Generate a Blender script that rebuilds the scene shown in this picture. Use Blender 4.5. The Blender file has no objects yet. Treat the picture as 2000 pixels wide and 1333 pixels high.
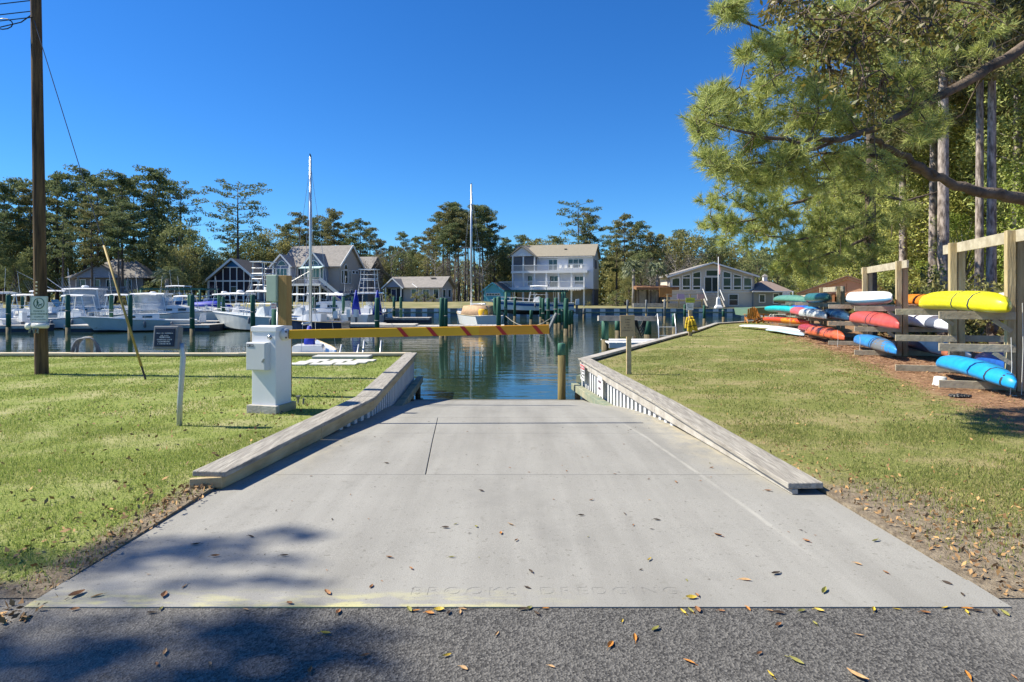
import bpy, math, random
import numpy as np
from mathutils import Vector, Matrix
random.seed(7)
R = math.radians
S = bpy.context.scene
C = S.collection
CH, F, HZ = 1.6, 1250.0, 580.0

# ---------------------------------------------------------------- camera, sky, sun, exposure
cam_d = bpy.data.cameras.new('camera'); cam = bpy.data.objects.new('camera', cam_d); C.objects.link(cam)
cam.location = (0, 0, CH); cam.rotation_euler = (R(90), 0, 0)
cam_d.sensor_width = 36; cam_d.lens = 36 * F / 2000; cam_d.shift_y = -(666.5 - HZ) / 2000
cam_d.clip_start = 0.1; cam_d.clip_end = 6000
S.camera = cam
SUN_EL, SUN_AZ = 46.0, math.atan2(0.10, -1.0)      # azimuth of the sun in the xy plane: left and a little beyond
w = bpy.data.worlds.new('World'); S.world = w; w.use_nodes = True
nt = w.node_tree; bg = nt.nodes['Background']
sky = nt.nodes.new('ShaderNodeTexSky'); sky.sky_type = 'NISHITA'; sky.sun_disc = False
sky.sun_elevation = R(SUN_EL); sky.sun_rotation = R(90) - SUN_AZ
sky.air_density = 1.0; sky.dust_density = 0.0; sky.ozone_density = 4.0; sky.altitude = 200
hs = nt.nodes.new('ShaderNodeHueSaturation'); hs.inputs['Saturation'].default_value = 1.22
nt.links.new(sky.outputs[0], hs.inputs['Color']); tn = nt.nodes.new('ShaderNodeMix'); tn.data_type = 'RGBA'; tn.blend_type = 'MULTIPLY'; tn.inputs['Factor'].default_value = 1; tn.inputs['B'].default_value = (.36, .64, .90, 1)
nt.links.new(hs.outputs[0], tn.inputs['A']); nt.links.new(tn.outputs['Result'], bg.inputs[0])
bg.inputs[1].default_value = 0.086
sl = bpy.data.lights.new('sun', 'SUN'); so = bpy.data.objects.new('sun', sl); C.objects.link(so)
sl.energy = 4.2; sl.angle = R(0.55); sl.color = (1.0, 0.935, 0.79)
sd = Vector((math.cos(SUN_AZ) * math.cos(R(SUN_EL)), math.sin(SUN_AZ) * math.cos(R(SUN_EL)), math.sin(R(SUN_EL))))
so.rotation_euler = sd.to_track_quat('Z', 'Y').to_euler(); so.location = (-30, 10, 40)
S.view_settings.view_transform = 'Standard'; S.view_settings.look = 'None'
S.view_settings.exposure = 1.08; S.view_settings.gamma = 1
S.render.engine = 'CYCLES'

def at(px, py, D): return Vector(((px - 1000) / F * D, D, CH + (HZ - py) / F * D))
def gx(px, D): return (px - 1000) / F * D

# ---------------------------------------------------------------- materials
MATS = {}
def mat(name, col, rough=0.7, var=0.0, scale=4.0, col2=None, bump=0.0, bscale=None, metal=0.0, stretch=(1, 1, 1),
        island=False, transl=0.0, spec=0.4, detail=6.0, world=False, coat=0.0, contrast=None, lap=None, emis=0):
    if name in MATS: return MATS[name]
    m = bpy.data.materials.new(name); m.use_nodes = True; MATS[name] = m
    t = m.node_tree; b = t.nodes['Principled BSDF']; N = t.nodes.new; L = t.links.new
    b.inputs['Roughness'].default_value = rough; b.inputs['Metallic'].default_value = metal
    b.inputs['Specular IOR Level'].default_value = spec; b.inputs['Coat Weight'].default_value = coat
    b.inputs['Base Color'].default_value = (*col, 1)
    if col2 is None and var > 0: col2 = tuple(min(1, c * (1 + var)) for c in col); col = tuple(c * (1 - var) for c in col)
    co = N('ShaderNodeNewGeometry').outputs['Position'] if world else N('ShaderNodeTexCoord').outputs['Object']
    mp = N('ShaderNodeMapping'); mp.inputs['Scale'].default_value = stretch; L(co, mp.inputs[0])
    fac = None
    if col2 is not None:
        if island:
            g = N('ShaderNodeNewGeometry'); fac = g.outputs['Random Per Island']
        else:
            n = N('ShaderNodeTexNoise'); n.inputs['Scale'].default_value = scale; n.inputs['Detail'].default_value = detail
            n.inputs['Roughness'].default_value = 0.62; L(mp.outputs[0], n.inputs['Vector']); fac = n.outputs[0]
        r = N('ShaderNodeValToRGB'); lo, hi = contrast or ((0.0, 1.0) if island else (0.3, 0.7))
        r.color_ramp.elements[0].position = lo; r.color_ramp.elements[1].position = hi
        r.color_ramp.elements[0].color = (*col, 1); r.color_ramp.elements[1].color = (*col2, 1)
        L(fac, r.inputs[0]); L(r.outputs[0], b.inputs['Base Color'])
        colout = r.outputs[0]
    if bump > 0 or lap:
        if lap:
            wv = N('ShaderNodeTexWave'); wv.wave_profile = 'SAW'; wv.bands_direction = lap[0]; wv.inputs['Scale'].default_value = lap[1]
            L(co, wv.inputs[0]); h = wv.outputs[1]
        else:
            n2 = N('ShaderNodeTexNoise'); n2.inputs['Scale'].default_value = bscale or scale * 4; n2.inputs['Detail'].default_value = 5
            L(mp.outputs[0], n2.inputs['Vector']); h = n2.outputs[0]
        bp = N('ShaderNodeBump'); bp.inputs['Strength'].default_value = min(1, bump or 0.5); bp.inputs['Distance'].default_value = 0.02
        L(h, bp.inputs['Height']); L(bp.outputs[0], b.inputs['Normal'])
    if transl > 0:
        tr = N('ShaderNodeBsdfTranslucent'); mx = N('ShaderNodeMixShader'); mx.inputs[0].default_value = transl
        if col2 is not None: L(colout, tr.inputs[0])
        else: tr.inputs[0].default_value = (*col, 1)
        L(b.outputs[0], mx.inputs[1]); L(tr.outputs[0], mx.inputs[2])
        L(mx.outputs[0], t.nodes['Material Output'].inputs[0])
    return m

WHITE = mat('white_paint', (.78, .78, .77), .45, .04, 3)
GEL = mat('white_gelcoat', (.80, .80, .78), .22, .05, 1.5, coat=.3)
WOODG = mat('weathered_wood', (.28, .255, .22), .85, col2=(.50, .47, .42), scale=3, stretch=(1, 1, 1), bump=.5, bscale=30)
WOODC = mat('cap_wood', (.19, .172, .148), .88, col2=(.43, .40, .345), scale=5, stretch=(6, .5, 6), bump=.7, bscale=12)
WOODT = mat('treated_wood', (.36, .27, .14), .8, col2=(.56, .45, .27), scale=3, stretch=(3, .6, 3), bump=.4, bscale=12)
WOODR = mat('rack_wood', (.30, .255, .18), .82, col2=(.50, .45, .34), scale=4, bump=.4, bscale=20)
WOODV = mat('rack_post_wood', (.33, .25, .13), .82, col2=(.52, .43, .26), scale=4, stretch=(4, 4, .5), bump=.5, bscale=14)
POLEW = mat('creosoted_pole', (.03, .018, .012), .85, col2=(.20, .12, .055), scale=5, stretch=(3, 3, .18), bump=.8, bscale=10, contrast=(.35, .72))
GREENP = mat('green_piling', (.012, .075, .05), .7, col2=(.06, .17, .11), scale=2.5, stretch=(3, 3, .3), bump=.4)
PILEB = mat('piling_base', (.05, .045, .03), .85, col2=(.24, .19, .10), scale=3, stretch=(3, 3, .8), bump=.5)
BLACK = mat('black', (.012, .012, .014), .5)
DARK = mat('shade_and_vent_dark', (.02, .02, .024), .6)  # near-black for vents, and for shade painted in below porches and houses
GLASS = mat('window_glass', (.02, .035, .045), .06, spec=.8)
STEEL = mat('galvanised_steel', (.50, .51, .52), .42, .12, 6, metal=.6)
ALU = mat('aluminium', (.62, .63, .64), .35, metal=.6)
ROPE = mat('rope', (.35, .33, .29), .9)

# ---------------------------------------------------------------- mesh builder
class M:
    def __init__(s): s.v = []; s.f = []
    def add(s, vs, fs):
        o = len(s.v); s.v += [tuple(v) for v in vs]; s.f += [tuple(i + o for i in f) for f in fs]; return s
    def box(s, c, d, rz=0, rx=0, ry=0):
        hx, hy, hz = d[0] / 2, d[1] / 2, d[2] / 2
        m = Matrix.Translation(c) @ Matrix.Rotation(rz, 4, 'Z') @ Matrix.Rotation(ry, 4, 'Y') @ Matrix.Rotation(rx, 4, 'X')
        vs = [m @ Vector((x, y, z)) for z in (-hz, hz) for y in (-hy, hy) for x in (-hx, hx)]
        return s.add(vs, [(0, 2, 3, 1), (4, 5, 7, 6), (0, 1, 5, 4), (1, 3, 7, 5), (3, 2, 6, 7), (2, 0, 4, 6)])
    def beam(s, a, b, wd, h, up=(0, 0, 1)):
        a, b = Vector(a), Vector(b); d = (b - a).normalized(); up = Vector(up)
        if abs(d.dot(up)) > .99: up = Vector((0, 1, 0))
        x = d.cross(up).normalized() * wd / 2; z = x.cross(d).normalized() * h / 2
        vs = [p + i * x + j * z for p in (a, b) for i, j in ((-1, -1), (1, -1), (1, 1), (-1, 1))]
        return s.add(vs, [(0, 1, 2, 3), (7, 6, 5, 4), (0, 4, 5, 1), (1, 5, 6, 2), (2, 6, 7, 3), (3, 7, 4, 0)])
    def tube(s, pts, r, n=8, caps=True):
        pts = [Vector(p) for p in pts]; k = len(pts); rs = r if isinstance(r, (list, tuple)) else [r] * k; rings = []
        u = None
        for i, p in enumerate(pts):
            d = (pts[min(i + 1, k - 1)] - pts[max(i - 1, 0)]).normalized()
            if u is None: u = d.orthogonal().normalized()
            u = (u - d * u.dot(d)).normalized(); q = d.cross(u)
            rings.append([p + (u * math.cos(a) + q * math.sin(a)) * rs[i] for a in [2 * math.pi * j / n for j in range(n)]])
        return s.loft(rings, caps)
    def loft(s, rings, caps=True, closed=True):
        n = len(rings[0]); vs = [p for r_ in rings for p in r_]; fs = []
        for i in range(len(rings) - 1):
            for j in range(n if closed else n - 1):
                a, b = i * n + j, i * n + (j + 1) % n; fs.append((a, b, b + n, a + n))
        if caps: fs.append(tuple(range(n - 1, -1, -1))); fs.append(tuple(range((len(rings) - 1) * n, len(rings) * n)))
        return s.add(vs, fs)
    def prism(s, poly, z0, z1):
        n = len(poly); vs = [(x, y, z0) for x, y in poly] + [(x, y, z1) for x, y in poly]
        return s.add(vs, [tuple(range(n - 1, -1, -1)), tuple(range(n, 2 * n))] + [(i, (i + 1) % n, (i + 1) % n + n, i + n) for i in range(n)])
    def prism_y(s, poly, y0, y1):
        n = len(poly); vs = [(x, y0, z) for x, z in poly] + [(x, y1, z) for x, z in poly]
        return s.add(vs, [tuple(range(n)), tuple(range(2 * n - 1, n - 1, -1))] + [((i + 1) % n, i, i + n, (i + 1) % n + n) for i in range(n)])
    def prism_x(s, poly, x0, x1):
        n = len(poly); vs = [(x0, y, z) for y, z in poly] + [(x1, y, z) for y, z in poly]
        return s.add(vs, [tuple(range(n - 1, -1, -1)), tuple(range(n, 2 * n))] + [(i, (i + 1) % n, (i + 1) % n + n, i + n) for i in range(n)])
    def ball(s, c, rx, ry, rz, n=10, k=6):
        rings = []
        for i in range(1, k):
            a = math.pi * i / k
            rings.append([(c[0] + rx * math.sin(a) * math.cos(t), c[1] + ry * math.sin(a) * math.sin(t), c[2] - rz * math.cos(a)) for t in [2 * math.pi * j / n for j in range(n)]])
        return s.loft(rings)
    def quad(s, *p): return s.add(p, [tuple(range(len(p)))])
    def obj(s, name, m, parent=None, smooth=False, loc=None, bevel=0):
        me = bpy.data.meshes.new(name); me.from_pydata(s.v, [], s.f); me.update()
        if smooth: me.polygons.foreach_set('use_smooth', [True] * len(me.polygons))
        me.materials.append(m); o = bpy.data.objects.new(name, me); C.objects.link(o)
        if parent is not None: o.parent = parent
        if loc is not None: o.location = loc
        if bevel:
            b = o.modifiers.new('b', 'BEVEL'); b.width = bevel; b.segments = 2; b.limit_method = 'ANGLE'
        return o

def tag(o, label=None, cat=None, group=None, kind=None):
    if label: o['label'] = label
    if cat: o['category'] = cat
    if group: o['group'] = group
    if kind: o['kind'] = kind
    return o
def thing(name, label, cat, loc=(0, 0, 0), rz=0, group=None):
    o = bpy.data.objects.new(name, None); C.objects.link(o); o.location = loc; o.rotation_euler = (0, 0, rz)
    o.empty_display_size = .1
    return tag(o, label, cat, group)
def W(o, parent):      # keep world coordinates under a parent that is not at the origin
    o.parent = parent; o.matrix_parent_inverse = (Matrix.Translation(parent.location) @ Matrix.Rotation(parent.rotation_euler[2], 4, 'Z')).inverted(); return o
def copy_tree(o, parent=None):
    c = o.copy(); C.objects.link(c)
    if parent is not None: c.parent = parent
    for ch in list(o.children): copy_tree(ch, c)
    return c
def raw(name, verts, faces, m, parent=None):           # numpy mesh of tris / quads with a fixed corner count
    me = bpy.data.meshes.new(name); n, k = faces.shape
    me.vertices.add(len(verts)); me.vertices.foreach_set('co', verts.astype(np.float32).ravel())
    me.loops.add(n * k); me.loops.foreach_set('vertex_index', faces.astype(np.int32).ravel())
    me.polygons.add(n); me.polygons.foreach_set('loop_start', np.arange(0, n * k, k, dtype=np.int32))
    me.polygons.foreach_set('loop_total', np.full(n, k, dtype=np.int32)); me.update(calc_edges=True)
    me.materials.append(m); o = bpy.data.objects.new(name, me); C.objects.link(o)
    if parent is not None: o.parent = parent
    return o
def stroke_text(m, x0, x1, z, h, y, seed, gap=.22, words=None):   # illegible small print: uneven upright strokes
    rnd = random.Random(seed); x = x0
    while x < x1:
        wd = h * rnd.uniform(.45, .8)
        if rnd.random() > gap * .6: 
            k = rnd.choice((0, 1, 2))
            m.box((x + wd * .15, y, z), (h * .2, .002, h)); 
            if k != 1: m.box((x + wd * .5, y, z + (h * .4 if k else -h * .4)), (wd * .5, .002, h * .2))
            if k != 0: m.box((x + wd * .75, y, z), (h * .18, .002, h * (.6 if k == 1 else 1)))
        x += wd * 1.25
    return m
def text(name, body, size, m, parent, loc, rot=(R(90), 0, 0), align='CENTER', ext=.001):
    cu = bpy.data.curves.new(name, 'FONT'); cu.body = body; cu.size = size; cu.align_x = align; cu.align_y = 'CENTER'; cu.extrude = ext
    o = bpy.data.objects.new(name, cu); C.objects.link(o); me = bpy.data.meshes.new_from_object(o.evaluated_get(bpy.context.evaluated_depsgraph_get())); bpy.data.objects.remove(o)
    o = bpy.data.objects.new(name, me); C.objects.link(o); me.materials.append(m); o.parent = parent; o.location = loc; o.rotation_euler = rot
    return o
# ================================================================ THE SETTING
WZ = -0.92                                   # water level
def rampz(y):
    P = [(-30, 0), (3.3, 0), (5.5, -.03), (7.5, -.08), (9.5, -.18), (11, -.32), (13, -.57), (15.8, -.93), (22, -1.75), (26, -2.3)]
    for (a, b), (c, d) in zip(P, P[1:]):
        if y <= c: return b + (d - b) * (y - a) / (c - a)
    return -2.3
RACK = lambda y: 8.5 + (y - 10.8) * .3        # x of the kayak-rack line

# ---- bed and far ground
seabed = mat('mud', (.05, .045, .03), .9, .3, .5)
tag(M().quad((-3000, -3000, -2.6), (3000, -3000, -2.6), (3000, 4000, -2.6), (-3000, 4000, -2.6)).obj('ground', seabed), kind='structure')

# ---- water
wm = bpy.data.materials.new('water'); wm.use_nodes = True; t = wm.node_tree; b = t.nodes['Principled BSDF']
b.inputs['Base Color'].default_value = (.020, .040, .026, 1); b.inputs['Roughness'].default_value = .03; b.inputs['IOR'].default_value = 1.33
b.inputs['Specular IOR Level'].default_value = .5
g = t.nodes.new('ShaderNodeNewGeometry')
hs_ = []
for sc, st, dist in (((.22, .8, 1), 1.0, .20), ((.8, 2.6, 1), 1.2, .050), ((2.0, 5.5, 1), 2.2, .008)):
    mp = t.nodes.new('ShaderNodeMapping'); mp.inputs['Scale'].default_value = sc; mp.inputs['Rotation'].default_value = (0, 0, R(8)); t.links.new(g.outputs['Position'], mp.inputs[0])
    n = t.nodes.new('ShaderNodeTexNoise'); n.inputs['Scale'].default_value = st; n.inputs['Detail'].default_value = 2.5; n.inputs['Distortion'].default_value = .6
    t.links.new(mp.outputs[0], n.inputs['Vector'])
    bp = t.nodes.new('ShaderNodeBump'); bp.inputs['Strength'].default_value = .5; bp.inputs['Distance'].default_value = dist * .16
    t.links.new(n.outputs[0], bp.inputs['Height'])
    if hs_: t.links.new(hs_[-1].outputs[0], bp.inputs['Normal'])
    hs_.append(bp)
t.links.new(hs_[-1].outputs[0], b.inputs['Normal'])
tag(M().quad((-400, 9.0, WZ), (120, 9.0, WZ), (120, 84, WZ), (-400, 84, WZ)).obj('water', wm), kind='structure')

# ---- asphalt road
am = bpy.data.materials.new('asphalt'); am.use_nodes = True; t = am.node_tree; b = t.nodes['Principled BSDF']; b.inputs['Roughness'].default_value = .88
g = t.nodes.new('ShaderNodeNewGeometry')
v = t.nodes.new('ShaderNodeTexVoronoi'); v.inputs['Scale'].default_value = 95; t.links.new(g.outputs['Position'], v.inputs['Vector'])
r1 = t.nodes.new('ShaderNodeValToRGB'); r1.color_ramp.elements[0].color = (.030, .028, .026, 1); r1.color_ramp.elements[1].color = (.175, .166, .150, 1)
r1.color_ramp.elements[0].position = .15; r1.color_ramp.elements[1].position = .95
t.links.new(v.outputs['Color'], r1.inputs[0])
n = t.nodes.new('ShaderNodeTexNoise'); n.inputs['Scale'].default_value = 1.4; n.inputs['Detail'].default_value = 8; t.links.new(g.outputs['Position'], n.inputs['Vector'])
sx = t.nodes.new('ShaderNodeSeparateXYZ'); t.links.new(g.outputs['Position'], sx.inputs[0])
mr = t.nodes.new('ShaderNodeMapRange'); mr.inputs[1].default_value = -1.0; mr.inputs[2].default_value = -2.6; mr.inputs[3].default_value = .0; mr.inputs[4].default_value = .55
t.links.new(sx.outputs[0], mr.inputs[0])                     # sand worn into the road by the grass verge
mr2 = t.nodes.new('ShaderNodeMapRange'); mr2.inputs[1].default_value = 2.0; mr2.inputs[2].default_value = 2.9; mr2.inputs[3].default_value = 0; mr2.inputs[4].default_value = .3
t.links.new(sx.outputs[0], mr2.inputs[0])
ad = t.nodes.new('ShaderNodeMath'); ad.operation = 'ADD'; t.links.new(mr.outputs[0], ad.inputs[0]); t.links.new(mr2.outputs[0], ad.inputs[1])
mu = t.nodes.new('ShaderNodeMath'); mu.operation = 'MULTIPLY'; t.links.new(ad.outputs[0], mu.inputs[0])
rr = t.nodes.new('ShaderNodeMapRange'); rr.inputs[1].default_value = .35; rr.inputs[2].default_value = .62; t.links.new(n.outputs[0], rr.inputs[0]); t.links.new(rr.outputs[0], mu.inputs[1])
mx = t.nodes.new('ShaderNodeMix'); mx.data_type = 'RGBA'; t.links.new(mu.outputs[0], mx.inputs['Factor']); t.links.new(r1.outputs[0], mx.inputs['A']); mx.inputs['B'].default_value = (.42, .39, .34, 1)
t.links.new(mx.outputs['Result'], b.inputs['Base Color'])
bp = t.nodes.new('ShaderNodeBump'); bp.inputs['Distance'].default_value = .006; bp.inputs['Strength'].default_value = .9; t.links.new(v.outputs['Distance'], bp.inputs['Height']); t.links.new(bp.outputs[0], b.inputs['Normal'])
tag(M().quad((-80, -30, -.007), (80, -30, -.007), (80, 3.42, -.007), (-80, 3.42, -.007)).obj('road', am), kind='structure')

# ---- concrete boat ramp, slab by slab
cm = bpy.data.materials.new('concrete'); cm.use_nodes = True; t = cm.node_tree; b = t.nodes['Principled BSDF']; b.inputs['Roughness'].default_value = .85; b.inputs['Specular IOR Level'].default_value = .25
g = t.nodes.new('ShaderNodeNewGeometry')
def noise(sc, det=6, st=(1, 1, 1), rough=.6):
    mp = t.nodes.new('ShaderNodeMapping'); mp.inputs['Scale'].default_value = st; t.links.new(g.outputs['Position'], mp.inputs[0])
    n = t.nodes.new('ShaderNodeTexNoise'); n.inputs['Scale'].default_value = sc; n.inputs['Detail'].default_value = det; n.inputs['Roughness'].default_value = rough
    t.links.new(mp.outputs[0], n.inputs['Vector']); return n.outputs[0]
def ramp(f, a, b_, p0=.3, p1=.7):
    r = t.nodes.new('ShaderNodeValToRGB'); r.color_ramp.elements[0].color = (*a, 1); r.color_ramp.elements[1].color = (*b_, 1)
    r.color_ramp.elements[0].position = p0; r.color_ramp.elements[1].position = p1; t.links.new(f, r.inputs[0]); return r.outputs[0]
def mixc(f, a, b_, mode='MIX'):
    m_ = t.nodes.new('ShaderNodeMix'); m_.data_type = 'RGBA'; m_.blend_type = mode
    if isinstance(f, float): m_.inputs['Factor'].default_value = f
    else: t.links.new(f, m_.inputs['Factor'])
    t.links.new(a, m_.inputs['A'])
    if isinstance(b_, tuple): m_.inputs['B'].default_value = (*b_, 1)
    else: t.links.new(b_, m_.inputs['B'])
    return m_.outputs['Result']
def mth(op, a, b_):
    m_ = t.nodes.new('ShaderNodeMath'); m_.operation = op
    for i, q in enumerate((a, b_)):
        if isinstance(q, (int, float)): m_.inputs[i].default_value = q
        else: t.links.new(q, m_.inputs[i])
    return m_.outputs[0]
def mrange(f, a, b_, c=0., d=1.):
    m_ = t.nodes.new('ShaderNodeMapRange'); t.links.new(f, m_.inputs[0])
    for i, q in enumerate((a, b_, c, d)): m_.inputs[i + 1].default_value = q
    return m_.outputs[0]
base = ramp(noise(1.1, 9, rough=.68), (.225, .216, .186), (.36, .346, .302), .30, .70)
base = mixc(.5, base, ramp(noise(.8, 7, (3.5, .22, 1)), (.15, .143, .13), (.38, .37, .34), .32, .66))
base = mixc(.42, base, ramp(noise(150, 3), (.13, .125, .115), (.43, .42, .385), .25, .75))
base = mixc(mrange(noise(.55, 6, (1, .6, 1), .7), .52, .70, 0., .55), base, (.17, .165, .15))
base = mixc(mrange(noise(5, 8, (1.3, .8, 1), .7), .60, .75), base, (.20, .19, .165))
sx = t.nodes.new('ShaderNodeSeparateXYZ'); t.links.new(g.outputs['Position'], sx.inputs[0]); X, Y = sx.outputs[0], sx.outputs[1]
# yellow-green pollen washed towards the road edge and along the kerbs
pol = mth('MULTIPLY', mth('MULTIPLY', mrange(Y, 3.52, 3.33), mrange(X, .45, -.35)), mrange(noise(6, 6, (.7, 2.5, 1)), .46, .62))
base = mixc(mth('MULTIPLY', pol, .55), base, (.60, .56, .22))
lin = mth('ABSOLUTE', mth('ADD', mth('SUBTRACT', X, 2.178), mth('ADD', mth('MULTIPLY', Y, .07), mth('MULTIPLY', noise(1.2, 3), .06))), 0)
base = mixc(mth('MULTIPLY', mrange(lin, .028, .008), mth('MULTIPLY', mth('MULTIPLY', mrange(Y, 3.9, 4.5), mrange(Y, 9.0, 8.2)), mrange(noise(3, 5), .35, .6, .1, .45))), base, (.50, .48, .42))
base = mixc(mrange(noise(38, 3, rough=.4), .66, .72, 0., .7), base, (.16, .15, .13))
edge = mth('MULTIPLY', mrange(mth('ABSOLUTE', mth('ADD', X, .05), 0), 1.75, 2.3), mth('MULTIPLY', mrange(Y, 5.5, 7.5), mrange(noise(4, 7, (2, 1, 1)), .40, .62)))
base = mixc(mth('MULTIPLY', edge, .6), base, (.55, .47, .30))
wet = mth('MULTIPLY', mrange(Y, 14.6, 15.6), mrange(noise(3, 5), .2, .5)); base = mixc(wet, base, (.10, .095, .07))
t.links.new(base, b.inputs['Base Color'])
bp = t.nodes.new('ShaderNodeBump'); bp.inputs['Distance'].default_value = .003; bp.inputs['Strength'].default_value = .7; t.links.new(noise(120, 4), bp.inputs['Height']); t.links.new(bp.outputs[0], b.inputs['Normal'])

ramp_root = tag(bpy.data.objects.new('boat_ramp', None), kind='structure'); C.objects.link(ramp_root)
XL, XR = -2.52, 2.58
def slab(xl, xr, y0, y1, name='slab', top=0., thick=.16):
    """xl/xr: functions of y. A slab following the ramp's fall."""
    ys = [y0] + [y for y in (5.5, 7.5, 9.5, 11, 13, 15.8, 22) if y0 < y < y1] + [y1]
    m = M(); rings = []
    for y in ys:
        z = rampz(y) + top; a, c = xl(y), xr(y); e = .006
        rings.append([(a, y, z - thick), (c, y, z - thick), (c, y, z - e), (c - e, y, z), (a + e, y, z), (a, y, z - e)])
    m.loft(rings); return m.obj(name, cm, ramp_root)
cl = lambda v: (lambda y: v)
J = .003
YS = 3.62                                     # the lettered strip runs from the road to here
slab(cl(XL), cl(XR), YS, 5.9 - J)
jx = lambda y: -.795 + (y - 5.9) * ((-.97 + .795) / (8.0 - 5.9))
slab(cl(-2.6), lambda y: jx(y) - J, 5.9 + J, 8.0 - J); slab(lambda y: jx(y) + J, cl(2.62), 5.9 + J, 8.0 - J)
slab(cl(-2.6), lambda y: jx(y) - J, 8.0 + J, 9.4 - J); slab(lambda y: jx(y) + J, cl(2.62), 8.0 + J, 9.4 - J)
slab(cl(-2.62), cl(2.3), 9.4 + J, 24)
JOINT = mat('joint_dirt', (.20, .19, .165), .95)
M().box((0, 4.5 + 2.4, -.19), (5.0, 5.2, .02)).obj('joint_bed', JOINT, ramp_root)
# lettered strip: real letter-shaped recesses cut through a 7 mm top plate
cu = bpy.data.curves.new('stamp', 'FONT'); cu.body = 'BROOKS  DREDGING'; cu.size = .125; cu.align_x = 'CENTER'; cu.align_y = 'CENTER'; cu.space_character = 1.28; cu.offset = -.002
to = bpy.data.objects.new('stamp', cu); C.objects.link(to)
bpy.context.view_layer.objects.active = to; to.select_set(True); bpy.ops.object.convert(target='CURVE'); to = bpy.context.view_layer.objects.active
cv = to.data; cv.dimensions = '2D'; cv.fill_mode = 'BOTH'; cv.extrude = .0007
x0, x1, y0, y1 = XL - .18, XR - .18, 3.30 - 3.475, YS - J - 3.475
sp = cv.splines.new('POLY'); sp.points.add(3)
for p, c in zip(sp.points, ((x0, y0), (x1, y0), (x1, y1), (x0, y1))): p.co = (c[0], c[1], 0, 1)
sp.use_cyclic_u = True
bpy.ops.object.convert(target='MESH'); to = bpy.context.view_layer.objects.active
to.name = 'lettered_slab'; to.location = (.18, 3.475, -.0007); to.data.materials.clear(); to.data.materials.append(cm); to.parent = ramp_root; to.select_set(False)
M().box((.03, (3.302 + YS - J) / 2, -.0813), (XR - XL - .004, YS - J - 3.304, .16)).obj('slab', cm, ramp_root)

# ---- lawns
def lawn_mat(name, rack):
    global t, g, b
    m = bpy.data.materials.new(name); m.use_nodes = True; t = m.node_tree; b = t.nodes['Principled BSDF']; b.inputs['Roughness'].default_value = .95; b.inputs['Specular IOR Level'].default_value = .1
    g = t.nodes.new('ShaderNodeNewGeometry'); sx = t.nodes.new('ShaderNodeSeparateXYZ'); t.links.new(g.outputs['Position'], sx.inputs[0]); X, Y = sx.outputs[0], sx.outputs[1]
    if rack: a, c, dry = (.115, .14, .038), (.26, .265, .085), (.36, .29, .155)
    else: a, c, dry = (.14, .19, .04), (.30, .335, .095), (.40, .37, .19)
    col = ramp(noise(26, 7), a, c, .32, .68)
    col = mixc(mrange(noise(.9, 8, rough=.7), .47, .66), col, dry)
    col = mixc(mrange(noise(2.3, 6, rough=.7), .55, .72, 0., .6), col, tuple(q * .55 for q in a))
    col = mixc(mrange(noise(70, 3), .58, .7), col, (.09, .11, .03))
    dirt = ramp(noise(14, 8), (.13, .10, .07), (.34, .28, .20))
    # bare worn verge by the road and beside the ramp
    if rack:
        e = mrange(Y, 4.6, 3.6)
        e = mth('MAXIMUM', e, mth('MULTIPLY', mrange(Y, 6.6, 4.6), mrange(X, 4.4, 2.9)))
    else:
        e = mth('MAXIMUM', mrange(Y, 3.75, 3.45), mth('MULTIPLY', mrange(X, -2.95, -2.6), mrange(Y, 9, 5)))
        e = mth('MAXIMUM', e, mth('MULTIPLY', mrange(Y, 16.4, 17.1), .6))
    f = mrange(mth('ADD', e, mth('MULTIPLY', noise(3, 7, rough=.7), .9)), .82, 1.1)
    col = mixc(f, col, dirt)
    if rack:      # pine straw under and round the racks
        straw = ramp(noise(20, 8, (1, 2.5, 1)), (.15, .075, .04), (.40, .25, .15))
        d = mth('ABSOLUTE', mth('SUBTRACT', mth('SUBTRACT', X, 5.66), mth('MULTIPLY', Y, .3)), 0)
        f2 = mrange(mth('ADD', mrange(d, 2.6, .9), mth('MULTIPLY', noise(1.5, 7), .9)), .75, 1.0)
        f2 = mth('MAXIMUM', f2, mrange(mth('ADD', mth('SUBTRACT', X, mth('MULTIPLY', Y, .3)), mth('MULTIPLY', noise(1.2, 6), 1.6)), 6.6, 7.4))
        col = mixc(f2, col, straw)
    t.links.new(col, b.inputs['Base Color'])
    bp = t.nodes.new('ShaderNodeBump'); bp.inputs['Distance'].default_value = .03; bp.inputs['Strength'].default_value = .8
    t.links.new(noise(45, 6), bp.inputs['Height']); t.links.new(bp.outputs[0], b.inputs['Normal'])
    return m
LL = [(-2.45, 5.4), (-2.05, 9.5), (-2.56, 17.0)]       # inner top edge of the left ramp wall
RR = [(2.30, 5.25), (2.08, 9.33), (1.66, 15.7)]         # and of the right one
SHORE = [(1.66, 15.7), (5.84, 24.4), (8.05, 28.8), (11.6, 36.8), (15.2, 40.5), (22, 46), (28, 58), (31, 84)]
lawnL = M().prism([(-90, 3.40), (-2.515, 3.40), (-2.515, 5.5), (LL[0][0] - .14, 5.52), (LL[1][0] - .14, 9.5), (LL[2][0] - .14, 17.2), (-90, 17.2)], -2.6, 0).obj('lawn', lawn_mat('lawn_left', False)); tag(lawnL, kind='structure')
rl = [(120, 3.40), (120, 84)] + [(x + .12, y) for x, y in SHORE[::-1]] + [(RR[1][0] + .14, RR[1][1]), (RR[0][0] + .16, 5.5), (2.585, 5.45), (2.585, 3.40)]
lawnR = M().prism(rl, -2.6, 0).obj('lawn', lawn_mat('lawn_right', True)); tag(lawnR, kind='structure')
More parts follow.
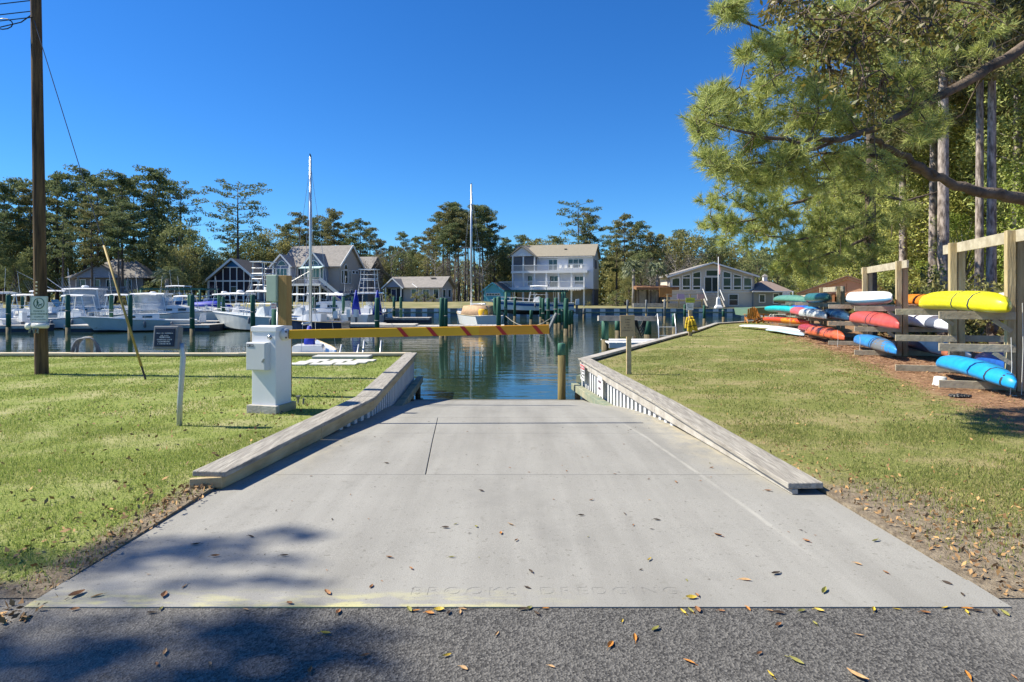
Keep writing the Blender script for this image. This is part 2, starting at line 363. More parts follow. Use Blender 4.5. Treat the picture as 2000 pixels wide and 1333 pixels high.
# far bank: rises gently inland, more on the left
FB = 83.0
def fz(x, y): 
    k = min(1, max(0, (y - FB - 3) / 16)); l = min(1, max(0, (10 - x) / 14))
    return .75 * l * k * k * (3 - 2 * k) + .02
t = None
FARG = mat('far_grass', (.14, .145, .05), .95, col2=(.29, .25, .125), scale=.5, world=True, contrast=(.35, .65), bump=.5, bscale=8)
xs = [-2500, -600, -300, -150] + list(range(-120, 121, 5)) + [200, 500, 2500]; ys_ = [FB, 86, 89, 92, 95, 98, 102, 110, 130, 200, 600, 3500]
vs = np.array([(x, y, fz(x, y)) for y in ys_ for x in xs]); nx = len(xs)
fs = np.array([(j * nx + i, j * nx + i + 1, (j + 1) * nx + i + 1, (j + 1) * nx + i) for j in range(len(ys_) - 1) for i in range(nx - 1)])
tag(raw('far_lawn', vs, fs, FARG), kind='structure')

# ---- lawn grass (blades)
def blades(name, m, pts, hmin, hmax, wd, lean=.6):
    n = len(pts); rng = np.random.default_rng(n)
    a = rng.uniform(0, 2 * np.pi, n); h = rng.uniform(hmin, hmax, n); wv = wd * rng.uniform(.6, 1.3, n)
    dx, dy = np.cos(a) * wv / 2, np.sin(a) * wv / 2; la = rng.uniform(0, 2 * np.pi, n); ll = h * rng.uniform(0, lean * 1.6, n)
    P = pts; z = np.full(n, -.004)
    v0 = np.c_[P[:, 0] - dx, P[:, 1] - dy, z]; v1 = np.c_[P[:, 0] + dx, P[:, 1] + dy, z]; v2 = np.c_[P[:, 0] + np.cos(la) * ll, P[:, 1] + np.sin(la) * ll, h]
    v = np.stack([v0, v1, v2], 1).reshape(-1, 3); f = np.arange(3 * n).reshape(-1, 3)
    return tag(raw(name, v, f, m), kind='stuff')
rng = np.random.default_rng(3)
def pnoise(p, s, seed):
    r = np.random.default_rng(seed); o = np.zeros(len(p))
    for k in range(6):
        a = r.uniform(0, 2 * np.pi); q = s * r.uniform(.6, 2.2); o += np.sin((p[:, 0] * np.cos(a) + p[:, 1] * np.sin(a)) * q + r.uniform(0, 6))
    return o / 6
def scatter(n, left, y0, y1):
    y = rng.uniform(y0, y1, n * 2); lim = .86 * y + 1.2
    x = rng.uniform(0, 1, n * 2)
    if left:
        inner = np.where(y < 5.5, 2.52, np.where(y < 9.5, 2.74 - .1 * (y - 5.5), 2.34 + .068 * (y - 9.5))); X = -(inner + x * (lim - inner))
        keep = rng.uniform(0, 1, len(y)) < (lim - inner) / (lim.max())
        p = np.c_[X, y]; q = p[keep]; ed = np.clip((q[:, 1] - 3.42) / .5, 0, 1) * np.clip((-2.5 - q[:, 0] + .1) / .4, .25, 1)
    else:
        inner = np.where(y < 5.4, 2.62, np.where(y < 9.3, 2.62 - .055 * (y - 5.4), np.where(y < 15.7, 2.42 - .066 * (y - 9.3), 2.05 + (y - 15.7) * .482)))
        X = inner + x * (lim - inner); keep = rng.uniform(0, 1, len(y)) < (lim - inner) / lim.max()
        p = np.c_[X, y]; q = p[keep]
        ed = np.clip((q[:, 1] - 3.5) / 1.6, 0, 1) * np.clip((q[:, 0] - inner[keep]) / .5, .15, 1)
        rx = q[:, 0] - (5.66 + .3 * q[:, 1]); ed *= np.clip((-1.5 - rx + .5 * pnoise(q, 1.3, 5)) / .8, .02, 1)
    d = (.18 + .82 * np.clip(.5 + pnoise(q, 2.0, 9) * 1.8 + pnoise(q, 6.0, 4) * .9, 0, 1)) * ed
    return q[rng.uniform(0, 1, len(q)) < d]
GL = mat('grass_left', (.17, .26, .045), .7, col2=(.47, .49, .16), island=True, transl=.4, spec=.15)
GR = mat('grass_right', (.14, .20, .04), .75, col2=(.43, .41, .15), island=True, transl=.4, spec=.15)
for L_, m_ in ((True, GL), (False, GR)):
    blades('lawn_grass', m_, scatter(95000, L_, 3.4, 8), .014, .040, .0085)
    blades('lawn_grass', m_, scatter(80000, L_, 8, 17.1 if L_ else 19), .018, .042, .016)
    if not L_: blades('lawn_grass', m_, scatter(30000, L_, 19, 39), .02, .045, .03)
    # thatch: dead blades lying flat among the green
    blades('lawn_thatch', mat('thatch', (.22, .16, .08), .9, col2=(.52, .44, .28), island=True), scatter(26000, L_, 3.4, 9), .004, .012, .007, 4)

# ================================================================ RAMP WALLS
def offs(p, q, d):      # point p shifted sideways from direction p->q (to the left of travel for d > 0)
    v = Vector((q[0] - p[0], q[1] - p[1])).normalized(); return (p[0] - v.y * d, p[1] + v.x * d)
def plank_ring(mb, a, b_, side, w_, z0a, z1a, z0b, z1b, gap=.004):
    """Prism between plan points a and b_, thickness w_ to the outside, given bottom/top at each end."""
    a, b_ = Vector(a), Vector(b_); d = (b_ - a).normalized(); a = a + d * gap; b_ = b_ - d * gap; n = Vector((-d.y, d.x)) * side * w_
    r = [[(p.x, p.y, z0), (p.x + n.x, p.y + n.y, z0), (p.x + n.x, p.y + n.y, z1), (p.x, p.y, z1)] for p, z0, z1 in ((a, z0a, z1a), (b_, z0b, z1b))]
    return mb.loft(r)
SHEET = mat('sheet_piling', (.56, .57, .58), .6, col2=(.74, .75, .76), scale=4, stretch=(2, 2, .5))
SHEETG = mat('sheet_piling_shade', (.20, .205, .21), .7, .1, 3)  # darker copy of the sheeting: shade between the ribs put into the colour
WALER = mat('algae_waler', (.10, .17, .13), .8, col2=(.36, .33, .22), scale=2.5, bump=.4)
def lerp(a, b_, k): return (a[0] + (b_[0] - a[0]) * k, a[1] + (b_[1] - a[1]) * k)
def ramp_wall(name, label, pts, side, ztop, breaks, face_m, waler_y):
    root = thing(name, label, 'retaining wall', (pts[0][0], pts[0][1], 0))
    segs = []
    for (p, q), ks in zip(zip(pts, pts[1:]), breaks):
        for k0, k1 in zip(ks, ks[1:]): segs.append((lerp(p, q, k0), lerp(p, q, k1)))
    for i, (a, c) in enumerate(segs):
        jit = random.uniform(-.006, .006)
        ia, ic = offs(a, c, -side * .035), offs(c, (2 * c[0] - a[0], 2 * c[1] - a[1]), -side * .035)
        m = M(); plank_ring(m, ia, ic, side, .30, ztop(a[1]) - .05, ztop(a[1]) + jit, ztop(c[1]) - .05, ztop(c[1]) + jit)
        W(m.obj('cap_board', WOODC, root, bevel=.008), root)
        m = M(); zb = lambda y: max(ztop(y) - .20, rampz(y) + .004)
        plank_ring(m, a, c, side, .05, zb(a[1]), ztop(a[1]) - .052, zb(c[1]), ztop(c[1]) - .052)
        W(m.obj('fascia_board', face_m, root, bevel=.004), root)
    # ribs of the sheet piling below the fascia
    rec = M(); last = None
    for p, q in zip(pts, pts[1:]):
        Lg = math.hypot(q[0] - p[0], q[1] - p[1]); n = int(Lg / .26); a_ = math.atan2(q[1] - p[1], q[0] - p[0])
        for i in range(n):
            c = lerp(p, q, (i + .5) / n); y = c[1]; zt = ztop(y) - .20; zb = max(rampz(y) - .05, WZ - .4)
            if zt - zb < .085: continue
            c2 = offs(c, q, side * .06)
            W(M().box((c2[0], c2[1], (zt + zb) / 2 + .02), (.115, .05, zt - zb + .04), rz=a_).obj('sheet_rib', SHEET, root), root)
        o1, o2 = offs(p, q, side * .14), offs(q, (2 * q[0] - p[0], 2 * q[1] - p[1]), side * .14)
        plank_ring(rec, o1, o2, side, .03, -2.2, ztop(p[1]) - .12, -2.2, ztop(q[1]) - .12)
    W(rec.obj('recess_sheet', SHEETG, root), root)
    p, q = pts[1], pts[2]; k = (waler_y - p[1]) / (q[1] - p[1]); a = lerp(p, q, k); c = lerp(p, q, 1.03)
    a, c = offs(a, c, -side * .07), offs(c, (2 * c[0] - a[0], 2 * c[1] - a[1]), -side * .10)
    W(M().beam((*a, -.50), (*c, -.62), .16, .16).obj('waler', WALER, root, bevel=.01), root)
    for kk in (.25, .6, .9):
        pp = lerp(a, c, kk); W(M().tube([(pp[0] - side * -.0, pp[1], -2.4), (pp[0], pp[1], -.72)], .07, 8).obj('waler_pile', PILEB, root), root)
    return root
zL = lambda y: .12 if y < 9 else .12
wallL = ramp_wall('ramp_wall', 'weathered timber-capped ramp wall beside the lawn with the white gate cabinet', LL, 1, lambda y: .125, [(0, .52, 1), (0, .5, 1)], WOODT, 10.6)
# rounded nose board closing the near end of the left wall
m = M(); a = (LL[0][0], LL[0][1]); m.box((a[0] - .125, a[1] - .01, .035), (.25, .05, .085), rz=.25); W(m.obj('nose_board', WOODT, wallL, bevel=.005), wallL)
wallR = ramp_wall('ramp_wall', 'grey timber-capped ramp wall with two small signs, beside the kayak lawn', RR, -1, lambda y: .10 if y > 6 else .07 + .04 * (y - 5.25), [(0, 1), (0, .45, 1)], WOODG, 11.3)

# ---- bulkheads along the water
def bulkhead(name, label, pts, side, m_cap, group=None, ribs=True, zt=.12, rib_m=None, step=.9, capw=.32):
    root = thing(name, label, 'bulkhead', (pts[0][0], pts[0][1], 0), group=group)
    for a, c in zip(pts, pts[1:]):
        Lg = math.hypot(c[0] - a[0], c[1] - a[1]); n = max(1, round(Lg / 4.2))
        for i in range(n):
            p, q = lerp(a, c, i / n), lerp(a, c, (i + 1) / n); m = M(); j = random.uniform(-.01, .01)
            plank_ring(m, p, q, side, capw, zt - .06, zt + j, zt - .06, zt + j); W(m.obj('cap_board', m_cap, root), root)
        m = M(); o1, o2 = offs(a, c, side * .08), offs(c, (2 * c[0] - a[0], 2 * c[1] - a[1]), side * .08)
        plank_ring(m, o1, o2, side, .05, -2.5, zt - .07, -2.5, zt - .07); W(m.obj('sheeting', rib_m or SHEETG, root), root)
        if ribs:
            n = int(Lg / step); an = math.atan2(c[1] - a[1], c[0] - a[0])
            for i in range(n):
                p = offs(lerp(a, c, (i + .5) / n), c, side * .04)
                W(M().box((p[0], p[1], -.75), (step * .42, .07, 1.6), rz=an).obj('rib', SHEET, root), root)
        d1, d2 = offs(a, c, side * -.02), offs(c, (2 * c[0] - a[0], 2 * c[1] - a[1]), side * -.02)
        W(M().beam((*d1, -.42), (*d2, -.42), .14, .16).obj('waler', WALER, root), root)
    return root
YEL = mat('new_cap_wood', (.48, .39, .25), .8, col2=(.66, .57, .42), scale=3, stretch=(.6, 3, 3))
bulkhead('bulkhead', 'tan timber-capped bulkhead along the far edge of the near lawn', [(-2.72, 17.3), (-30, 17.3), (-90, 17.3)], 1, YEL, ribs=False, zt=.10)
bulkhead('bulkhead', 'grey timber-capped bulkhead curving along the kayak lawn', SHORE[:5], -1, WOODG, ribs=False, zt=.09, capw=.26)
bulkhead('bulkhead', 'grey bulkhead at the corner of the basin behind the orange chairs', SHORE[4:], -1, WOODG, ribs=False, zt=.09)
BLUEG = mat('blue_sheeting', (.10, .18, .26), .7, .25, 1.2)
bulkhead('bulkhead', 'pale ribbed bulkhead below the far lawns across the basin', [(9, FB), (-140, FB)], -1, WOODG, zt=.12, step=1.5)
bulkhead('bulkhead', 'blue-grey ribbed bulkhead below the glazed house across the basin', [(31, FB), (9.02, FB)], -1, WOODG, zt=.12, rib_m=BLUEG, step=1.7)
# ================================================================ THINGS ON THE LEFT LAWN
# ---- utility pole
px, py = -9.70, 13.2
pole = thing('utility_pole', 'tall dark wooden utility pole carrying a dog sign, standing on the lawn', 'pole', (px, py, 0))
pts = [(0, 0, -.3)] + [(-.0155 * z, 0, z) for z in (0, .8, 2, 4, 6, 8, 11)]
M().tube(pts, [.128, .124, .120, .114, .108, .102, .096, .09], 18).obj('shaft', POLEW, pole, True)
m = M()
for i in range(6): m.box((-.02 + .004 * (i % 2), -.118, 1.52 + i * .075), (.035, .02, .03), rx=.3)
m.obj('staples', STEEL, pole)
M().tube([(-.12, -.03, 7.45), (-.40, -.03, 7.25), (-.9, -.05, 7.12)], .012, 5).obj('cable_drip', BLACK, pole)
for j, (zz, dy) in enumerate(((7.32, -.1), (7.5, 0), (7.75, .05))):
    P = [(-.12, dy, zz)] + [(-.12 - k, dy + k * .06, zz - .16 * math.sin(k / 14 * math.pi) * 2 - .01 * k) for k in (1, 2, 4, 8, 12, 14)]
    M().tube(P, .011, 5).obj('overhead_cable', BLACK, pole)
P = [(-.75 + .2 * math.cos(a), -.06, 7.2 + .11 * math.sin(a)) for a in [i * .52 for i in range(13)]]
M().tube(P, .012, 5).obj('cable_coil', BLACK, pole)
# ---- dog sign on the pole
sp = at(74, 605, 13.0); s = thing('dog_sign', 'white dog clean-up sign with a green ring, fixed to the utility pole', 'sign', (sp.x, 13.035, sp.z))
SIGNW = mat('sign_white', (.62, .66, .62), .45, .06, 8); SGREEN = mat('sign_green', (.02, .10, .075), .5)
M().prism_y([(x, z) for x, z in ((-.165, -.27), (.165, -.27), (.18, -.255), (.18, .255), (.165, .27), (-.165, .27), (-.18, .255), (-.18, -.255))], -.004, .004).obj('plate', SIGNW, s)
m = M()
for a, c in (((-.165, -.255), (.165, -.255)), ((-.165, .255), (.165, .255)), ((-.165, -.255), (-.165, .255)), ((.165, -.255), (.165, .255))):
    m.beam((a[0], -.0055, a[1]), (c[0], -.0055, c[1]), .003, .006, up=(0, 1, 0)) if a[1] == c[1] else m.beam((a[0], -.0055, a[1]), (c[0], -.0055, c[1]), .003, .006)
m.obj('border', SGREEN, s)
M().tube([(.105 * math.cos(a), -.007, .125 + .105 * math.sin(a)) for a in [2 * math.pi * i / 28 for i in range(29)]], .0085, 6).obj('ring', SGREEN, s)
m = M(); m.ball((-.035, -.007, .19), .013, .003, .015, 8, 5); m.beam((-.035, -.007, .175), (-.028, -.007, .115), .003, .028, up=(1, 0, 0)); m.beam((-.03, -.007, .12), (-.055, -.007, .06), .003, .012, up=(1, 0, 0))
m.beam((-.028, -.007, .12), (-.008, -.007, .055), .003, .012, up=(1, 0, 0)); m.beam((-.03, -.007, .165), (.0, -.007, .125), .003, .009, up=(1, 0, 0))
m.beam((.0, -.007, .095), (.05, -.007, .10), .003, .022); m.beam((.006, -.007, .09), (.0, -.007, .06), .003, .008, up=(1, 0, 0)); m.beam((.045, -.007, .09), (.048, -.007, .06), .003, .008, up=(1, 0, 0)); m.beam((.045, -.007, .105), (.068, -.007, .122), .003, .012)
m.obj('pictogram', SGREEN, s)
for i, (tx, sz) in enumerate((('PLEASE BE A', .042), ('GOOD NEIGHBOR', .042), ('CLEAN UP', .042), ('AFTER YOUR DOG', .034))):
    text('lettering', tx, sz, SGREEN, s, (0, -.0065, -.035 - i * .058))
# ---- bag dispenser tube below the sign
q = at(74, 636.5, 13.0); d = thing('bag_dispenser', 'short white pipe fixed across the utility pole below its sign', 'pipe', (q.x, 13.0, q.z))
PVC = mat('white_pvc', (.72, .71, .66), .4, .05, 5)
M().tube([(-.14, 0, 0), (.20, 0, 0)], .055, 14).obj('pipe', PVC, d, True); M().tube([(-.22, 0, -.01), (-.12, 0, -.01)], .07, 14).obj('end_cap', PVC, d, True)
m = M(); rn = random.Random(4)
for i in range(7): x = -.12 + i * .025; m.tube([(x, -.03, -.05), (x + rn.uniform(-.03, .03), -.05, -.09), (x + rn.uniform(-.05, .05), -.04, -.13 - rn.uniform(0, .03))], .012, 5)
m.obj('bag_ends', mat('bags', (.18, .20, .19), .5), d)
# ---- guy wire
top, anc = Vector((-9.78, 13.1, 7.25)), Vector((-7.07, 12.35, 0)); gw = thing('guy_wire', 'slanting guy wire with a yellow guard, anchored in the lawn by the utility pole', 'guy wire', anc)
u = top - anc
W(M().tube([anc - u * .01, anc + u * .5, top], .008, 6).obj('wire', mat('guy_steel', (.10, .10, .11), .5, metal=.5), gw), gw)
W(M().tube([anc + u * .035, anc + u * .36], [.024, .021], 10).obj('guard', mat('guard_yellow', (.34, .24, .07), .6, .25, 5), gw, True), gw)
W(M().tube([anc - u * .01, anc + u * .085], [.018, .02], 8).obj('anchor_rod', mat('rust', (.06, .045, .04), .8), gw), gw)
# ---- black keypad sign on a bent steel post
bx, by = -4.13, 7.94; s = thing('keypad_sign', 'small black notice box on a bent galvanised post beside the white cabinet', 'sign', (bx, by, 0), R(-3))
M().tube([(0, 0, -.2), (.01, 0, .3), (.035, 0, .62), (.052, 0, .85), (.03, .0, .95), (.02, 0, 1.02)], .033, 12).obj('post', STEEL, s, True)
GREYB = mat('grey_housing', (.17, .175, .19), .5, .1, 6)
M().box((-.13, -.02, 1.09), (.315, .11, .29), rx=-.12).obj('housing', GREYB, s, bevel=.012)
M().box((-.135, -.081, 1.10), (.25, .012, .225), rx=-.12).obj('panel', mat('navy_panel', (.008, .011, .028), .35), s, bevel=.004)
m = M()
for i, (hw, zz, h) in enumerate(((.105, 1.152, .012), (.048, 1.122, .014), (.075, 1.102, .018), (.09, 1.074, .014), (.078, 1.050, .017), (.078, 1.024, .017))):
    stroke_text(m, -.135 - hw, -.135 + hw, zz, h, -.0885 + (1.10 - zz) * -.12, 40 + i, .12)
m.obj('small_print', mat('print_white', (.62, .64, .68), .5), s)
# ---- gate cabinet and boom
c = thing('gate_cabinet', 'white metal barrier cabinet on a wooden plinth beside the ramp', 'cabinet', (-3.37, 8.98, 0), R(-15))
CABW = mat('cabinet_paint', (.72, .725, .74), .42, col2=(.80, .80, .80), scale=2.5, bump=.06, bscale=5)
m = M(); m.box((0, -.265, .05), (.60, .09, .11)); m.box((0, .265, .05), (.60, .09, .11)); m.box((-.255, 0, .05), (.09, .44, .11)); m.box((.255, 0, .05), (.09, .44, .11))
for k, p in enumerate((((0, -.195, .052), (.47, .08, .115)), ((0, .195, .052), (.47, .08, .115)), ((-.195, 0, .05), (.08, .305, .11)), ((.195, 0, .05), (.08, .305, .11)))):
    M().box(*p).obj('plinth_timber', WOODT if k != 0 else WOODG, c, bevel=.006)
M().box((0, 0, .63), (.38, .36, 1.06)).obj('body', CABW, c, bevel=.006)
M().prism_x([(-.19, 1.12), (.19, 1.12), (.19, 1.185), (0, 1.20), (-.19, 1.185)], -.20, .20).obj('lid', CABW, c, bevel=.004)
M().tube([(.10, -.175, 1.045), (.10, -.205, 1.045)], .03, 14).obj('lock', mat('lock_steel', (.36, .37, .39), .3, metal=.8), c, True)
bxo = M().box((-.05, -.23, .785), (.31, .105, .38)).obj('control_box', mat('control_box_paint', (.62, .63, .63), .45, .04, 3), c, bevel=.008)
M().box((-.05, -.287, .785), (.29, .01, .36)).obj('door', MATS['control_box_paint'], bxo, bevel=.004)
m = M(); m.box((.075, -.30, .735), (.016, .02, .055), ry=.6); m.obj('latch', MATS['lock_steel'], bxo)
M().box((-.13, -.294, .935), (.10, .003, .032)).obj('name_plate', BLACK, bxo)
m = stroke_text(M(), -.172, -.09, .935, .02, -.297, 3, .05); m.obj('plate_print', MATS['print_white'], bxo)
hub = M().tube([(.188, -.02, 1.075), (.265, -.02, 1.075)], .082, 18).obj('hub', mat('hub_paint', (.66, .64, .61), .5, .1, 10), c, True)
m = M()
for a in (.7, 2.4, 3.9, 5.5): m.tube([(.265, -.02 + .06 * math.cos(a), 1.075 + .06 * math.sin(a)), (.28, -.02 + .06 * math.cos(a), 1.075 + .06 * math.sin(a))], .012, 6)
m.obj('hub_bolt', mat('bolt_rust', (.10, .06, .035), .7), hub)
a, e = Vector((-3.105, 8.93, 1.075)), Vector((.515, 9.0, 1.142)); bm_ = thing('barrier_boom', 'yellow barrier arm with red slanted stripes closing the boat ramp', 'barrier', a)
BY = mat('boom_yellow', (.68, .37, .010), .45, .06, 3); BR = mat('boom_red', (.42, .02, .012), .5)
W(M().beam(a, e, .055, .125).obj('arm', BY, bm_, bevel=.008), bm_)
W(M().beam(a + (e - a) * .73, e + (e - a) * .002, .059, .129).obj('arm_end_sleeve', mat('boom_amber', (.66, .29, .012), .5, .06, 3), bm_, bevel=.006), bm_)
dirv = (e - a).normalized()
for sx_ in (787, 844, 910, 979, 1050):
    x = gx(sx_, 8.95); k = (x - a.x) / (e.x - a.x); p = a + (e - a) * k; y = p.y - .0325; o = .0618; wdt = .065
    vsq = [(p.x - .085, y, p.z + o), (p.x - .085 + wdt, y, p.z + o), (p.x + .085, y, p.z - o), (p.x + .085 - wdt, y, p.z - o)]
    W(M().add(vsq + [(v_[0], v_[1] + .003, v_[2]) for v_ in vsq], [(3, 2, 1, 0), (4, 5, 6, 7), (0, 1, 5, 4), (1, 2, 6, 5), (2, 3, 7, 6), (3, 0, 4, 7)]).obj('red_stripe', BR, bm_), bm_)
# ---- timber post with green meter box
p = thing('meter_post', 'square brown timber post with a pale green box, behind the white cabinet', 'post', (gx(557, 10.3), 10.3, 0), R(-14))
M().box((0, 0, .87), (.15, .15, 2.14)).obj('post', mat('post_brown', (.26, .15, .05), .8, col2=(.42, .27, .10), scale=3, stretch=(3, 3, .4), bump=.3), p, bevel=.006)
bx2 = M().box((-.175, -.03, 1.735), (.19, .17, .43)).obj('box', mat('pale_green_box', (.36, .45, .36), .55, .1, 4), p, bevel=.01)
M().box((-.175, -.117, 1.735), (.165, .006, .40)).obj('box_door', MATS['pale_green_box'], bx2)
M().tube([(-.105, -.05, -.1), (-.105, -.05, 1.52)], .018, 8).obj('conduit', STEEL, p, True)
# ---- small lawn stub, pavers, cleat post with hose coil
s = thing('pipe_stub', 'short grey pipe stubs in the grass right of the white cabinet', 'pipe', (gx(571, 9.3), 9.55, 0))
M().tube([(0, 0, -.05), (.0, 0, .05), (.0, 0, .12)], [.012, .012, .035], 8).obj('spray_head', GREYB, s); M().tube([(.07, .03, -.05), (.07, .03, .08)], .014, 8).obj('stub', GREYB, s)
PAV = mat('paver_stone', (.60, .58, .53), .85, .12, 6, bump=.3, bscale=40)
k = 0
for i in range(3):
    for j in range(3):
        x = gx(607 + i * 46, 15.6) + (j - 1) * .13 * (1) ; y = 15.0 + j * .42 
        o = M().box((0, 0, 0), (.50, .36, .05)).obj('paver', PAV, None, bevel=.006); o.location = (x + random.uniform(-.02, .02), y, .012); o.rotation_euler[2] = random.uniform(-.04, .04)
        tag(o, 'pale rectangular stone paver set in the grass by the bulkhead', 'paver', 'stone pavers in the lawn')
o = M().box((0, 0, 0), (1.45, .5, .07)).obj('landing_step', mat('landing_concrete', (.52, .50, .46), .9, .15, 6, bump=.4, bscale=30), None, bevel=.01); o.location = (gx(672, 16.75), 16.62, .04)
tag(o, 'long low grey step of rough concrete against the bulkhead cap', 'step')
cp = thing('hose_post', 'short wooden post hung with coiled grey hose on the bulkhead', 'post', (gx(163, 17.5), 17.75, -.3))
M().box((0, 0, .25), (.13, .13, 1.1)).obj('post', WOODT, cp)
rn = random.Random(8)
for i in range(5):
    wv = .30 + .04 * i; m = M().tube([(wv * math.cos(t_) * .9 + rn.uniform(-.02, .02), -.08 - .02 * i, .78 - .42 * (1 - math.sin(t_)) * 1.0 + rn.uniform(-.02, .02)) for t_ in [math.pi * j / 10 for j in range(11)]], .022, 6); m.obj('hose_loop', mat('hose_grey', (.16, .17, .20), .6, .2, 5), cp, True)
M().box((.28, .25, -.02), (1.2, .9, .08)).obj('landing_boards', WOODG, cp)

# ================================================================ THINGS ON THE RIGHT
# ---- tan board sign on a post
s = thing('tan_sign', 'tan notice board on a grey wooden post beside the ramp wall', 'sign', (gx(1228, 13.2) , 13.2, 0))
M().box((0, 0, .48), (.095, .075, 1.12)).obj('post', WOODT, s, bevel=.004)
bd = M().box((-.035, -.052, 1.0), (.30, .02, .44), ry=-.03).obj('board', mat('tan_board', (.46, .33, .18), .8, .1, 8), s, bevel=.004)
m = M()
for i, (hw, zz) in enumerate(((.05, 1.13), (.05, 1.075), (.03, 1.02), (.07, .965), (.11, .905))): stroke_text(m, -.035 - hw, -.035 + hw, zz, .022, -.0635, 70 + i, .1)
m.obj('lettering', mat('faded_brown', (.14, .10, .06), .8), bd)
# ---- two notices fixed to the right ramp wall
ang = math.atan2(RR[2][1] - RR[1][1], RR[2][0] - RR[1][0]) - R(180)
def wall_sign(y, zc, w_, h_, label, head):
    k = (y - RR[1][1]) / (RR[2][1] - RR[1][1]); x = RR[1][0] + (RR[2][0] - RR[1][0]) * k
    s = thing('wall_sign', label, 'sign', (x - .07, y, zc), ang)
    M().box((0, 0, 0), (w_, .008, h_)).obj('plate', mat('sign_white2', (.76, .76, .75), .45, .03, 6), s)
    if head:
        M().box((0, -.006, h_ * .34), (w_ * .96, .004, h_ * .28)).obj('red_header', mat('sign_red', (.50, .02, .025), .5), s)
        stroke_text(M(), -w_ * .40, w_ * .40, h_ * .34, h_ * .15, -.0095, 21, .05).obj('header_print', MATS['sign_white2'], s)
        m = M(); m.ball((-w_ * .27, -.007, h_ * .10), .03, .003, .03, 8, 5); m.beam((-w_ * .27, -.007, h_ * .05), (-w_ * .36, -.007, -h_ * .2), .004, .06, up=(1, 0, 0)); m.beam((-w_ * .36, -.007, -h_ * .2), (-w_ * .1, -.007, -h_ * .3), .004, .04); m.obj('pictogram', BLACK, s)
        m = M(); [stroke_text(m, -.02, w_ * .42, h_ * (.08 - .2 * i), h_ * .09, -.006, 30 + i, .1) for i in range(3)]; m.obj('small_print', BLACK, s)
    else:
        m = M(); [stroke_text(m, -w_ * .38, w_ * .38, h_ * (.22 - .36 * i), h_ * .14, -.006, 50 + i, .1) for i in range(2)]; m.obj('lettering', mat('print_purple', (.16, .10, .13), .6), s)
    return s
wall_sign(14.9, -.16, .50, .36, 'red and white warning notice on the ramp wall at its water end', True)
wall_sign(12.9, -.20, .40, .38, 'plain white notice with two dark lines on the ramp wall', False)
# ---- post with yellow ring-buoy vests and two notices
s = thing('life_vest_post', 'wooden post with yellow life vests, a white and a lime notice by the shore', 'post', (gx(1347, 26.0), 26.0, 0), 0)
M().box((0, 0, .60), (.10, .10, 1.5)).obj('post', WOODT, s); M().box((.08, .03, .60), (.05, .08, 1.3)).obj('post_brace', WOODG, s)
M().box((-.01, -.06, 1.20), (.29, .012, .29)).obj('white_notice', mat('sign_white2', (.76, .76, .75)), s)
M().box((.01, -.06, 1.46), (.36, .012, .20)).obj('lime_notice', mat('lime', (.50, .55, .05), .5, .15, 10), s)
m = M(); stroke_text(m, -.12, .14, 1.46, .05, -.068, 12); [stroke_text(m, -.11, .09, 1.28 - i * .06, .03, -.068, 13 + i) for i in range(3)]; m.obj('lettering', mat('notice_print', (.10, .12, .10), .6), s)
VEST = mat('vest_yellow', (.60, .42, .03), .75, .25, 6)
rn = random.Random(3)
for i, (x, z, a_) in enumerate(((-.10, .55, .15), (.06, .58, -.2), (-.03, .42, .05), (.12, .46, -.3))):
    v = M()
    for sgn in (-1, 1):
        v.loft([[(x + sgn * (.045 + .015 * math.sin(q_ * 3)) + .055 * math.cos(f_) * (1.1 - .35 * q_) + (q_ - .5) * a_ * .4, -.11 - .03 * i + .035 * math.sin(f_), z + (q_ - .5) * .46) for f_ in [math.pi * 2 * h / 8 for h in range(8)]] for q_ in (0, .08, .3, .6, .85, 1)])
    vo = v.obj('life_vest', VEST, s, True)
    M().box((x, -.15 - .03 * i, z - .03), (.21, .02, .025)).obj('strap', BLACK, vo)
# ---- upturned bucket, black mesh bag
b_ = thing('bucket', 'small white upturned tub on the pine straw below the rack', 'bucket', (gx(1840, 11.5), 11.55, 0)); 
M().loft([[(r_ * math.cos(a_), r_ * math.sin(a_), z) for a_ in [2 * math.pi * j / 18 for j in range(18)]] for r_, z in ((.125, .0), (.130, .012), (.118, .02), (.098, .15), (.09, .158))]).obj('tub', PVC, b_, True)
g_ = M(); rn = random.Random(5)
for i in range(60):
    a_ = rn.uniform(0, 6.3); rr_ = rn.uniform(0, 1) ** .5; x, y = .17 * rr_ * math.cos(a_), .10 * rr_ * math.sin(a_); g_.ball((x, y, .02 + .025 * (1 - rr_)), rn.uniform(.018, .04), rn.uniform(.018, .035), rn.uniform(.012, .03), 6, 4)
o = g_.obj('mesh_bag', mat('black_mesh', (.02, .02, .022), .5, .4, 30), None); o.location = (gx(1877, 10.15), 10.2, 0)
tag(o, 'crumpled black mesh bag lying on the grass in front of the racks', 'bag')

